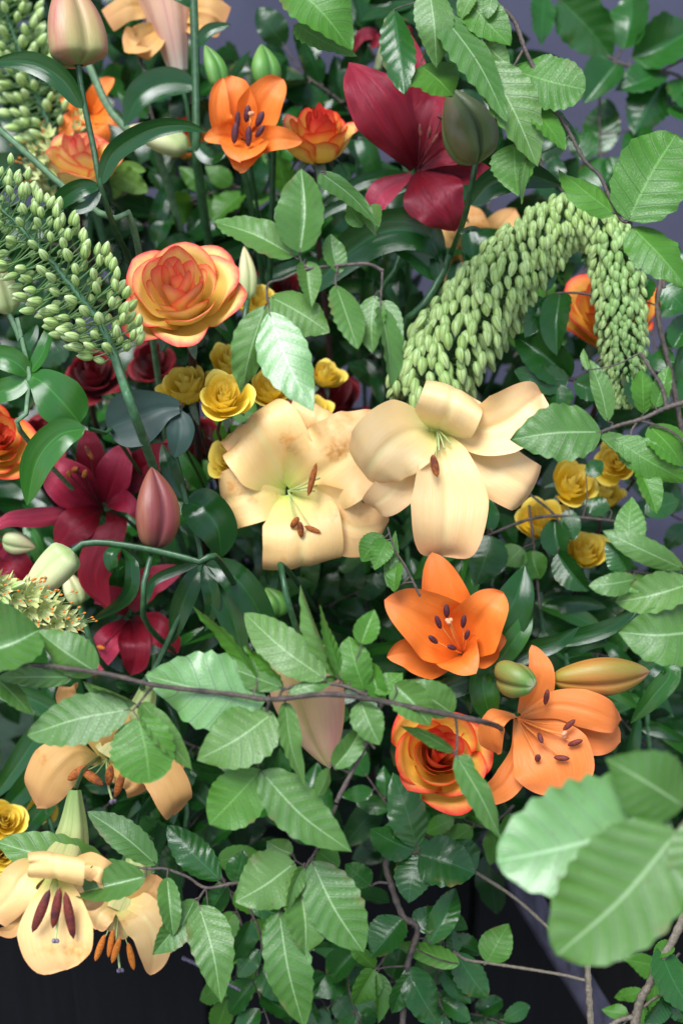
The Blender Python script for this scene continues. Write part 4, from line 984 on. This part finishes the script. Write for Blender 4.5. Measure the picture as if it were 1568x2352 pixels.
leafy_stem('rose leaf stalk with two blue green leaflets', 1.20, [(420, 925), (405, 945), (395, 960, -10)], [
    ([(412, 935, 5), (370, 938, 12), (310, 960, 15), (246, 985, 0)], 138, dict(mat='roseleaf', prof='lily', cup=.2)),
    ([(405, 945, -5), (415, 975, 2), (412, 1010, 5), (400, 1052, -5)], 72, dict(mat='roseleaf', prof='point', cup=.4))], stemr=3, stemmat='thorn', name='rose_sprig', cat='rose foliage')
leafy_stem('small lime green lobed leaf in the shade of the dark bud stem', 1.44, [(255, 390), (280, 410), (310, 440)], [
    ([(258, 392, 0), (290, 412, 8), (340, 440, 0)], 62, dict(mat='acer', prof='point', ruffle=.08, rfreq=3.)), ([(262, 395, 0), (270, 430, 6), (262, 455, 0)], 34, dict(mat='acer', prof='point')), ([(262, 392, 0), (300, 385, 6), (335, 392, 0)], 36, dict(mat='acer', prof='point'))], stemr=2, name='maple_sprig', cat='maple foliage')

# ------------------------------------------------------------------ beech branches in front
branch('beech twig with pale serrated leaves between the large rose and the bent foxtail', 1.06,
  [([(880, 622), (850, 607), (817, 606), (708, 617), (650, 640), (616, 652), (613, 690)], 4.2, 2.6), ([(708, 617), (692, 600), (688, 580)], 3, 2), ([(775, 612), (770, 640), (772, 658)], 2.8, 2), ([(878, 620), (876, 660), (873, 700)], 2.8, 2)], [
  (689, 580, 692, 386, 114, dict(roll=.1, z=8)), (676, 588, 490, 508, 84, dict(roll=-.15)), (778, 628, 760, 536, 54), (703, 600, 716, 706, 58, dict(z=-10)),
  (621, 681, 757, 764, 104, dict(roll=.1, z=0)), (618, 715, 720, 946, 122, dict(roll=-.05, z=20, mat='pale')), (610, 700, 553, 906, 88, dict(roll=.2, z=10)),
  (771, 654, 822, 802, 72, dict(roll=.5)), (861, 678, 855, 810, 72, dict(roll=-.2, z=-12)), (873, 705, 897, 888, 62, dict(roll=.75)), (876, 690, 925, 800, 70, dict(roll=-.3, z=-16))], 'young', 61)
branch('long beech twig with broad pale leaves stretching across in front of the peach pink bud', 1.03,
  [([(-40, 1526, 22), (75, 1527, 24), (238, 1547, 24), (357, 1574, 24), (533, 1595, 26), (626, 1607, 28), (742, 1595, 28), (844, 1605, 28), (1050, 1646, 30), (1122, 1662, -40), (1150, 1674, -420), (1165, 1695, -820)], 5, 6.6),
   ([(640, 1604), (655, 1582), (720, 1572), (780, 1574), (843, 1597)], 3.2, 4), ([(620, 1607), (606, 1660), (596, 1735), (592, 1765)], 4, 2.5),
   ([(878, 1612), (866, 1645), (845, 1700), (772, 1843)], 4.5, 5.5), ([(355, 1574), (338, 1592), (316, 1620)], 3.2, 2.4), ([(1046, 1648), (1050, 1690), (1047, 1735)], 3, 2.5), ([(800, 1775), (780, 1765), (757, 1752)], 3, 2.2)], [
  (-40, 1500, 90, 1448, 168, dict(z=15, roll=.1)), (222, 1545, 84, 1448, 96), (167, 1556, -10, 1558, 56, dict(roll=.3)), (-20, 1548, 78, 1646, 40, dict(roll=.8)),
  (298, 1630, 62, 1690, 112, dict(roll=-.05, z=8)), (316, 1648, 344, 1799, 150, dict(roll=0, z=18, cup=.1, mat='fresh', exps=(.45, .5), fold=0)), (311, 1617, 188, 1564, 52, dict(roll=.6, z=-5)), (320, 1618, 443, 1770, 54, dict(roll=.7)), (325, 1615, 378, 1668, 28, dict(roll=.7)),
  (612, 1606, 333, 1551, 182, dict(roll=.05, z=-6, mat='pale')), (650, 1582, 478, 1515, 72, dict(roll=.3, z=6)), (590, 1560, 443, 1394, 42, dict(roll=.8, mat='fresh')), (650, 1576, 560, 1485, 36, dict(roll=.9, mat='fresh')),
  (748, 1561, 560, 1408, 98, dict(roll=.1, z=12)), (774, 1554, 690, 1344, 46, dict(roll=.9, z=8)), (838, 1588, 800, 1462, 84, dict(roll=-.3, z=-15, mat='fresh')), (785, 1565, 735, 1390, 36, dict(roll=-.9, z=0, mat='fresh')),
  (660, 1592, 783, 1553, 34, dict(z=14)), (627, 1638, 452, 1746, 134, dict(roll=-.1, z=2)), (655, 1612, 700, 1808, 48, dict(roll=.5, z=10)),
  (600, 1768, 480, 1895, 132, dict(roll=.1, z=4, mat='fresh')), (599, 1772, 808, 1958, 114, dict(roll=-.05, z=16)), (757, 1765, 730, 1830, 34, dict(roll=.8)), (767, 1765, 832, 1668, 58),
  (828, 1612, 872, 1712, 76), (905, 1572, 988, 1668, 86, dict(z=6)), (1040, 1640, 928, 1562, 84, dict(z=-10)), (1041, 1727, 917, 1666, 34, dict(roll=.6, z=12)), (1047, 1735, 1152, 1932, 62, dict(roll=.6, z=10)), (1050, 1740, 1090, 1760, 30),
  (880, 1620, 850, 1520, 50, dict(z=-20, mat='fresh')), (830, 1480, 860, 1400, 60, dict(z=-20, mat='fresh', roll=.2)), (855, 1590, 925, 1545, 48, dict(z=-22, mat='fresh'))], 'young', 62)
branch('hanging beech twig of fresh light leaves below the long twig', 1.06,
  [([(772, 1850), (728, 1950), (703, 1990), (690, 2030)], 4, 3), ([(700, 1990), (680, 1978), (672, 1960)], 2.6, 2), ([(690, 2030), (660, 2080), (642, 2096)], 2.6, 2)], [
  (677, 1982, 540, 2073, 138, dict(roll=.05, z=14)), (716, 1978, 834, 2188, 132, dict(roll=-.05, z=8)), (690, 2040, 702, 2200, 112, dict(roll=.1, z=-4)), (641, 2094, 697, 2360, 108, dict(roll=.15, z=16)),
  (642, 2098, 612, 2205, 54, dict(z=4)), (672, 1962, 612, 1932, 62, dict(z=-12)), (697, 1992, 658, 2098, 36, dict(roll=.6, z=6)), (730, 1955, 780, 1990, 60, dict(z=-14, mat='fresh'))], 'young', 63)
branch('low beech twig with ribbed leaves in front of the nodding lily', 1.09,
  [([(560, 2028), (533, 2030), (473, 2040), (430, 2015), (377, 1996), (340, 1997), (300, 1990), (243, 1983)], 4, 2.4), ([(473, 2040), (455, 2068), (452, 2080)], 3, 2), ([(473, 2040), (478, 2090), (483, 2140)], 2, 1)], [
  (243, 1982, -8, 1935, 104, dict(roll=.1, z=-85, dz=-10)), (360, 1987, 200, 1864, 78, dict(roll=.15, z=0)), (335, 2013, 168, 2055, 90, dict(roll=-.1, z=10)), (384, 2016, 398, 2152, 52, dict(z=14, roll=.2)),
  (440, 2078, 350, 2195, 72, dict(z=2)), (448, 2066, 402, 2160, 62, dict(z=6)), (457, 2080, 508, 2307, 100, dict(roll=.1, z=10)), (507, 2023, 384, 1896, 82, dict(z=-22, mat='mature')), (520, 2035, 470, 2130, 60, dict(z=-30, mat='mature')), (540, 2030, 560, 1950, 60, dict(z=-30, mat='mature'))], 'young', 64)
branch('near beech twig with two very large pale leaves overlapping the speckled lily', .86,
  [([(1640, 1835), (1568, 1850), (1535, 1864), (1490, 1872)], 7, 5), ([(1640, 1780), (1580, 1880), (1556, 1910)], 7, 5), ([(1600, 1840), (1580, 1850), (1568, 1852)], 5, 4)], [
  (1570, 1852, 1390, 1742, 175, dict(roll=.2, z=25, dz=10, mat='young', pl=.5)), (1535, 1864, 1140, 1980, 262, dict(roll=-.05, z=0, mat='pale', exps=(.5, .58), fold=0, cup=.25, dz=-10, arch=.04, twist=.1, pl=.6)), (1556, 1910, 1278, 2196, 250, dict(roll=.05, z=75, dz=-15, arch=.04, mat='young', exps=(.48, .6), fold=.1, cup=.1, twist=.1, pl=.6)), (1640, 1880, 1575, 2120, 120, dict(z=100, mat='young', pl=.5))], 'pale', 65, nv=48, nu=18, twigmat='twiggreen')
branch('bare grey twigs with a few dark leaves at the foot of the large pale leaves', 1.15,
  [([(1512, 2215), (1490, 2265), (1470, 2300), (1452, 2380)], 9, 11), ([(1348, 2205), (1352, 2280), (1358, 2380)], 7, 8), ([(1470, 2335), (1420, 2345), (1380, 2375)], 6, 5), ([(1512, 2215), (1545, 2160), (1585, 2070)], 9, 10), ([(1475, 2315), (1510, 2290), (1528, 2288)], 4, 3)], [
  (1512, 2175, 1595, 2335, 80, dict(mat='mature')), (1528, 2290, 1580, 2352, 50, dict(mat='mature')), (1530, 2285, 1480, 2352, 60, dict(mat='mature')), (1545, 2170, 1500, 2200, 34, dict(mat='fresh'))], 'mature', 66, twigmat='twiggreen')
branch('thin grey twig with single bright round leaf over the black timber', 1.30,
  [([(1352, 2255), (1290, 2240), (1200, 2225), (1120, 2213), (1070, 2205), (1040, 2185)], 3.5, 3.5), ([(1270, 2142), (1180, 2062), (1085, 2000)], 4, 4)], [
  (1118, 2212, 1168, 2122, 78, dict(mat='fresh', roll=.1)), (1048, 2190, 1118, 2294, 70, dict(mat='mature')), (1090, 2003, 1030, 1930, 84, dict(mat='mature')), (1045, 2190, 1040, 2130, 40)], 'mature', 67, twigmat='twiggreen')
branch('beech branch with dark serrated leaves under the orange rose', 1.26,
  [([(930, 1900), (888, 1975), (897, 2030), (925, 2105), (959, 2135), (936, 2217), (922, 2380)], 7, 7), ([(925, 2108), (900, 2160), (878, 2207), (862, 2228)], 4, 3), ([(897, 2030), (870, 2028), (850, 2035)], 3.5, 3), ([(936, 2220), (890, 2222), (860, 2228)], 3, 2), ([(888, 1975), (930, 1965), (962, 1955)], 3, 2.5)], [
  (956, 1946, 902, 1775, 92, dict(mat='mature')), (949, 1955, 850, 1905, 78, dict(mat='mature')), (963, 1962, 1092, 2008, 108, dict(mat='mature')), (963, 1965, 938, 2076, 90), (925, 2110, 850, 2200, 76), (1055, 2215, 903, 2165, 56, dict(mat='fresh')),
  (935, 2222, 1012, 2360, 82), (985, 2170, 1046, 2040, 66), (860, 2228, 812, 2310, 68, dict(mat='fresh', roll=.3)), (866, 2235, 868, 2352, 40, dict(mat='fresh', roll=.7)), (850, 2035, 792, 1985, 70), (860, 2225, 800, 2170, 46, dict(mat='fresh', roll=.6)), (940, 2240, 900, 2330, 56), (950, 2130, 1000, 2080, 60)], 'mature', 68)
branch('beech twig with a broad leaf overlapping the pale peach lily', 1.08,
  [([(1640, 905), (1568, 925), (1530, 936), (1490, 955), (1465, 965), (1420, 977), (1380, 992)], 7, 4), ([(1530, 936), (1520, 890), (1495, 850), (1470, 810)], 4.5, 4), ([(1468, 965), (1540, 990), (1600, 1040)], 3, 2.5), ([(1465, 965), (1450, 990), (1448, 1010)], 3, 2)], [
  (1380, 992, 1170, 1010, 136, dict(roll=.05, z=12)), (1376, 1000, 1458, 1080, 52, dict(roll=.7)), (1396, 968, 1353, 824, 44, dict(roll=.6)), (1410, 1008, 1585, 1110, 84, dict(roll=-.35, mat='fresh')), (1462, 1070, 1508, 1180, 58, dict(roll=.3, mat='fresh')), (1490, 978, 1570, 1072, 104, dict(mat='fresh', z=-8)), (1478, 950, 1475, 845, 62, dict(mat='fresh', z=-15)), (1505, 935, 1535, 840, 44, dict(mat='fresh', z=-15)), (1350, 850, 1340, 800, 20)], 'young', 69)
branch('beech twig of stacked serrated light leaves above the long arching leaf', 1.05,
  [([(1640, 1330), (1560, 1328), (1490, 1318), (1443, 1305), (1440, 1270)], 4, 2.4), ([(1640, 1300), (1600, 1310), (1570, 1308)], 3, 2.4), ([(1640, 1440), (1600, 1450)], 4, 3)], [
  (1572, 1308, 1384, 1219, 62, dict(roll=.35, z=14)), (1447, 1262, 1450, 1140, 72, dict(mat='fresh', roll=.2)), (1446, 1260, 1402, 1240, 40, dict(mat='fresh')), (1462, 1330, 1351, 1346, 56, dict(roll=.3, z=6)), (1590, 1340, 1412, 1384, 84, dict(roll=-.2, z=14)), (1605, 1450, 1418, 1452, 146, dict(roll=.05, z=22)), (1440, 1312, 1390, 1243, 52, dict(mat='mature')), (1480, 1320, 1440, 1360, 40, dict(mat='fresh', z=-5))], 'young', 70)
branch('hanging beech branch with long torn pale leaves against the wall', 1.10,
  [([(1090, -60), (1117, 0), (1147, 14), (1181, 48), (1205, 112), (1232, 177), (1229, 237)], 6, 4.5), ([(1236, 205), (1300, 292), (1341, 367), (1375, 401), (1395, 442), (1425, 502), (1450, 510)], 4.5, 4), ([(1115, 0), (1112, 80), (1114, 140)], 3.5, 3), ([(1200, 115), (1180, 150), (1165, 175)], 3, 2.5), ([(998, -30), (1003, 0), (1006, 20)], 4, 3), ([(1304, 290), (1290, 270), (1284, 262)], 3, 3)], [
  (1006, 20, 1165, 280, 96, dict(roll=.2, z=12)), (1112, 135, 1234, 382, 120, dict(roll=-.1, z=20)), (1210, 360, 1197, 468, 26, dict(roll=.6, z=16)), (1172, 158, 1344, 205, 132, dict(roll=.05, mat='fresh', z=-4, exps=(.5, .5), fold=0)), (985, -30, 1002, 156, 92, dict(roll=.1, z=8)), (1058, -20, 1172, 105, 100, dict(mat='fresh', z=-16)),
  (905, 20, 928, 216, 82, dict(mat='mature', z=-10)), (655, -50, 808, 115, 150, dict(mat='fresh', z=-18)), (680, 55, 820, 128, 70, dict(mat='fresh', z=-45)), (1222, 245, 1298, 344, 66, dict(mat='fresh', roll=.5)), (1225, 240, 1270, 300, 56, dict(mat='fresh', z=-10)), (1412, 492, 1282, 388, 82, dict(mat='fresh', z=2)), (1442, 506, 1552, 308, 180, dict(mat='fresh', roll=.05, z=10, exps=(.45, .5), fold=.1)), (1450, 520, 1580, 665, 118, dict(mat='fresh', z=-4)), (1090, -20, 1055, 50, 34, dict(z=10)), (1130, -10, 1120, 42, 36, dict(z=10)), (1115, 100, 1170, 150, 50, dict(z=6)), (965, 150, 1040, 220, 130, dict(mat='fresh', z=-30)), (1180, 330, 1190, 450, 110, dict(mat='fresh', z=-30)), (1250, 250, 1330, 330, 60, dict(mat='mature', z=-30))], 'young', 71)
branch('short beech spray rising behind the peach petals to the clean orange lily', 1.16,
  [([(965, 1370), (930, 1300), (905, 1260), (890, 1210)], 3, 2.2)], [
  (893, 1350, 908, 1218, 34, dict(roll=.3, mat='young')), (905, 1360, 915, 1280, 34, dict(roll=.6)), (880, 1230, 830, 1290, 60), (890, 1240, 860, 1310, 56)], 'fresh', 72)
branch('thin beech spray with torn leaves under the crimson petal', 1.22,
  [([(745, 400), (775, 440), (830, 490), (870, 540)], 2.2, 2)], [(735, 395, 870, 520, 60, dict(roll=.4, mat='young')), (835, 520, 800, 465, 50), (850, 470, 862, 540, 50, dict(mat='young', z=-6))], 'fresh', 73)

# ------------------------------------------------------------------ beech foliage further back
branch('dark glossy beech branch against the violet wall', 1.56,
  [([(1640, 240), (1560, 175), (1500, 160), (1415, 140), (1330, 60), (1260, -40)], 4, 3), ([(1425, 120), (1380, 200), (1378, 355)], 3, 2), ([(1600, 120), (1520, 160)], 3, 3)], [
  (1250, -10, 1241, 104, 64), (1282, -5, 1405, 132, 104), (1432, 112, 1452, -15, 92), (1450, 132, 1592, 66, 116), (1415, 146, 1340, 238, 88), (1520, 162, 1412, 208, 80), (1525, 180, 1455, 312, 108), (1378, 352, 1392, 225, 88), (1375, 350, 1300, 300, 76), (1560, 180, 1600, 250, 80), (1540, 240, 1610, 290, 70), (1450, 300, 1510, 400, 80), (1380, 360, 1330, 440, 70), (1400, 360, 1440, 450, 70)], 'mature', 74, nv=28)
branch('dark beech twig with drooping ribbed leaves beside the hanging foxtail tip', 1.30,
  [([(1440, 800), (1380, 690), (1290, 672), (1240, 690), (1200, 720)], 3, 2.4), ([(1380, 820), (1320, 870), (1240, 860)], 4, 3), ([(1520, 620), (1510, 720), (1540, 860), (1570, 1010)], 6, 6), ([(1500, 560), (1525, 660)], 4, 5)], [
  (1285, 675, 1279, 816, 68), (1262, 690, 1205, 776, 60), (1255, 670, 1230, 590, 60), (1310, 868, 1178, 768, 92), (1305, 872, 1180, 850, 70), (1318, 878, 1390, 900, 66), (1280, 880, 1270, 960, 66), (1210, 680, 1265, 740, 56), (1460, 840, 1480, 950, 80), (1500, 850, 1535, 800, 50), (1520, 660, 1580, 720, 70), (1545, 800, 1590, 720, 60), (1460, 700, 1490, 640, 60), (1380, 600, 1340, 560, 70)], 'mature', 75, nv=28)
branch('dark beech twig crossing the yellow spray roses', 1.33,
  [([(1560, 1330), (1450, 1215), (1345, 1190), (1235, 1188), (1130, 1225)], 4, 3.5), ([(1240, 1400), (1225, 1250), (1215, 1160)], 3, 3), ([(1210, 1130), (1270, 1180), (1300, 1230)], 3, 3)], [
  (1285, 1280, 1272, 1192, 66), (1280, 1270, 1352, 1358, 60), (1200, 1258, 1160, 1300, 66, dict(mat='fresh')), (1220, 1265, 1240, 1330, 62, dict(mat='fresh')), (1128, 1230, 1090, 1345, 92), (1125, 1220, 1120, 1140, 44), (1345, 1090, 1385, 1060, 40), (1400, 1170, 1340, 1150, 50), (1300, 1170, 1320, 1240, 46), (1480, 1180, 1560, 1150, 60), (1440, 1200, 1430, 1280, 50)], 'mature', 76, nv=28)

branch('short bare grey twig lying against the black planks', 1.30, [([(418, 2200), (470, 2225), (520, 2258), (552, 2276)], 4.5, 3)], [], 'mature', 79, twigmat='stigma')
FG = 'shaded foliage twigs behind the flowers'
rf = np.random.default_rng(77)
FILL = [
 ('below the coral rimmed rose', 1.52, [(560, 760), (500, 800), (420, 780), (330, 740)], 9, 95), ('behind the coral rimmed rose', 1.52, [(620, 560), (540, 480), (430, 470), (320, 520)], 9, 100),
 ('under the cup shaped orange lily', 1.50, [(700, 470), (620, 440), (530, 430), (440, 460)], 9, 100), ('close beside the cup shaped orange lily', 1.56, [(420, 420), (360, 300), (330, 180), (300, 80)], 10, 100),
 ('behind the two green buds', 1.55, [(740, 330), (680, 240), (600, 170), (540, 140)], 8, 80), ('above the scarlet rimmed rose', 1.54, [(860, 320), (780, 230), (700, 170), (650, 100)], 10, 100),
 ('behind the tall crimson petal', 1.56, [(960, 260), (880, 160), (820, 60), (780, -20)], 10, 105), ('behind the olive bud', 1.50, [(1120, 480), (1140, 360), (1120, 240), (1090, 130)], 10, 100),
 ('above the bent foxtail', 1.52, [(1300, 560), (1250, 440), (1230, 330), (1260, 240)], 10, 100), ('under the arch of the bent foxtail', 1.50, [(1180, 820), (1260, 720), (1320, 640), (1380, 600)], 10, 95),
 ('behind the pale beech twig', 1.46, [(960, 820), (900, 720), (830, 660), (760, 640)], 9, 100), ('behind the base of the bent foxtail', 1.50, [(900, 900), (850, 800), (820, 700), (800, 560)], 10, 100),
 ('beside the dark red roses', 1.52, [(330, 1000), (260, 930), (180, 900), (90, 900)], 9, 90), ('behind the upright foxtail', 1.50, [(320, 640), (230, 600), (120, 560), (20, 600)], 10, 95),
 ('under the upright foxtail', 1.48, [(180, 800), (110, 740), (50, 680), (-20, 640)], 8, 90), ('behind the crimson pink lily', 1.50, [(420, 1190), (330, 1240), (200, 1300), (80, 1330)], 10, 95),
 ('beside the closed crimson bud', 1.46, [(420, 1180), (440, 1080), (480, 1010), (540, 960)], 8, 90), ('under the pollen stained lily', 1.44, [(560, 1330), (640, 1380), (720, 1400), (820, 1360)], 10, 95),
 ('between the peach lilies', 1.46, [(880, 1250), (860, 1330), (840, 1400), (880, 1480)], 9, 90), ('behind the clean orange lily', 1.46, [(960, 1560), (1000, 1460), (960, 1380), (900, 1320)], 10, 95),
 ('just beyond the clean orange lily', 1.44, [(1120, 1420), (1200, 1380), (1290, 1400), (1380, 1440)], 10, 95), ('under the orange green bud', 1.42, [(1260, 1500), (1340, 1500), (1420, 1520), (1500, 1600)], 9, 95),
 ('below the orange green bud', 1.40, [(1380, 1600), (1450, 1680), (1520, 1740), (1600, 1760)], 9, 95), ('behind the large pale leaves', 1.36, [(1180, 1850), (1120, 1900), (1060, 1880), (1000, 1850)], 9, 90),
 ('below the orange rose', 1.38, [(1060, 1980), (980, 1920), (900, 1860), (840, 1780)], 10, 90), ('behind the peach pink bud', 1.38, [(860, 1720), (800, 1640), (720, 1560), (620, 1500)], 10, 95),
 ('under the long twig', 1.36, [(760, 1950), (700, 1860), (620, 1800), (520, 1780)], 9, 90), ('just beyond the amber lily', 1.40, [(560, 1900), (480, 1860), (420, 1920), (360, 1960)], 10, 95),
 ('behind the amber lily', 1.42, [(460, 1720), (380, 1700), (300, 1780), (240, 1860)], 10, 95), ('behind the crossing green stems', 1.44, [(560, 1560), (480, 1500), (400, 1540), (300, 1600)], 9, 95),
 ('below the low beech twig', 1.34, [(480, 1960), (540, 2080), (560, 2180), (520, 2300)], 9, 90), ('above the black planks', 1.36, [(600, 2240), (660, 2260), (740, 2300), (760, 2380)], 8, 85),
 ('at the foot of the hanging beech twig', 1.36, [(820, 2140), (780, 2220), (760, 2300), (800, 2380)], 8, 85), ('at the foot of the dark serrated branch', 1.36, [(880, 2260), (960, 2250), (1040, 2300), (1100, 2380)], 8, 85),
 ('over the black planks beside the drooping lily', 1.30, [(560, 2060), (600, 2160), (590, 2260), (620, 2360)], 9, 90), ('over the black planks under the dark serrated branch', 1.30, [(980, 2080), (1020, 2180), (1000, 2270), (1040, 2370)], 9, 90), ('over the black planks below the hanging beech twig', 1.30, [(800, 2040), (830, 2160), (800, 2260), (840, 2380)], 9, 90), ('at the foot of the bare grey twigs', 1.32, [(1560, 2190), (1500, 2260), (1460, 2320), (1400, 2390)], 8, 80), ('below the round bright leaf', 1.34, [(1000, 2340), (1080, 2330), (1150, 2350), (1220, 2390)], 7, 70),
 ('just beyond the hanging foxtail tip', 1.56, [(1600, 1000), (1540, 900), (1500, 780), (1530, 640)], 10, 90), ('above the stacked serrated leaves', 1.52, [(1600, 1200), (1540, 1180), (1480, 1080), (1420, 1000)], 8, 80),
 ('below the yellow spray roses at the wall', 1.48, [(1180, 1260), (1260, 1310), (1340, 1320), (1440, 1350)], 9, 85), ('beside the pale peach lily', 1.46, [(1140, 1160), (1120, 1240), (1160, 1320), (1120, 1390)], 9, 85),
 ('below the hanging torn leaves', 1.46, [(1340, 540), (1300, 450), (1250, 390), (1220, 330)], 7, 90), ('behind the loose foxtail', 1.66, [(180, 520), (130, 420), (60, 330), (-20, 300)], 9, 95),
 ('beneath the pale pink lily', 1.62, [(400, 320), (440, 230), (420, 160), (330, 150)], 9, 95), ('behind the amber yellow spray rose', 1.46, [(200, 1960), (120, 1900), (60, 1850), (-10, 1760)], 8, 90),
]
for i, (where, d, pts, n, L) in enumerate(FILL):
    filler('shaded beech twig ' + where, d, pts, n, L, ('fresh' if i % 7 == 2 else 'mature' if i % 3 == 0 or d < 1.4 else 'shade'), 300 + i, FG)  # deeper twigs mostly take the leaf colour with shade painted in
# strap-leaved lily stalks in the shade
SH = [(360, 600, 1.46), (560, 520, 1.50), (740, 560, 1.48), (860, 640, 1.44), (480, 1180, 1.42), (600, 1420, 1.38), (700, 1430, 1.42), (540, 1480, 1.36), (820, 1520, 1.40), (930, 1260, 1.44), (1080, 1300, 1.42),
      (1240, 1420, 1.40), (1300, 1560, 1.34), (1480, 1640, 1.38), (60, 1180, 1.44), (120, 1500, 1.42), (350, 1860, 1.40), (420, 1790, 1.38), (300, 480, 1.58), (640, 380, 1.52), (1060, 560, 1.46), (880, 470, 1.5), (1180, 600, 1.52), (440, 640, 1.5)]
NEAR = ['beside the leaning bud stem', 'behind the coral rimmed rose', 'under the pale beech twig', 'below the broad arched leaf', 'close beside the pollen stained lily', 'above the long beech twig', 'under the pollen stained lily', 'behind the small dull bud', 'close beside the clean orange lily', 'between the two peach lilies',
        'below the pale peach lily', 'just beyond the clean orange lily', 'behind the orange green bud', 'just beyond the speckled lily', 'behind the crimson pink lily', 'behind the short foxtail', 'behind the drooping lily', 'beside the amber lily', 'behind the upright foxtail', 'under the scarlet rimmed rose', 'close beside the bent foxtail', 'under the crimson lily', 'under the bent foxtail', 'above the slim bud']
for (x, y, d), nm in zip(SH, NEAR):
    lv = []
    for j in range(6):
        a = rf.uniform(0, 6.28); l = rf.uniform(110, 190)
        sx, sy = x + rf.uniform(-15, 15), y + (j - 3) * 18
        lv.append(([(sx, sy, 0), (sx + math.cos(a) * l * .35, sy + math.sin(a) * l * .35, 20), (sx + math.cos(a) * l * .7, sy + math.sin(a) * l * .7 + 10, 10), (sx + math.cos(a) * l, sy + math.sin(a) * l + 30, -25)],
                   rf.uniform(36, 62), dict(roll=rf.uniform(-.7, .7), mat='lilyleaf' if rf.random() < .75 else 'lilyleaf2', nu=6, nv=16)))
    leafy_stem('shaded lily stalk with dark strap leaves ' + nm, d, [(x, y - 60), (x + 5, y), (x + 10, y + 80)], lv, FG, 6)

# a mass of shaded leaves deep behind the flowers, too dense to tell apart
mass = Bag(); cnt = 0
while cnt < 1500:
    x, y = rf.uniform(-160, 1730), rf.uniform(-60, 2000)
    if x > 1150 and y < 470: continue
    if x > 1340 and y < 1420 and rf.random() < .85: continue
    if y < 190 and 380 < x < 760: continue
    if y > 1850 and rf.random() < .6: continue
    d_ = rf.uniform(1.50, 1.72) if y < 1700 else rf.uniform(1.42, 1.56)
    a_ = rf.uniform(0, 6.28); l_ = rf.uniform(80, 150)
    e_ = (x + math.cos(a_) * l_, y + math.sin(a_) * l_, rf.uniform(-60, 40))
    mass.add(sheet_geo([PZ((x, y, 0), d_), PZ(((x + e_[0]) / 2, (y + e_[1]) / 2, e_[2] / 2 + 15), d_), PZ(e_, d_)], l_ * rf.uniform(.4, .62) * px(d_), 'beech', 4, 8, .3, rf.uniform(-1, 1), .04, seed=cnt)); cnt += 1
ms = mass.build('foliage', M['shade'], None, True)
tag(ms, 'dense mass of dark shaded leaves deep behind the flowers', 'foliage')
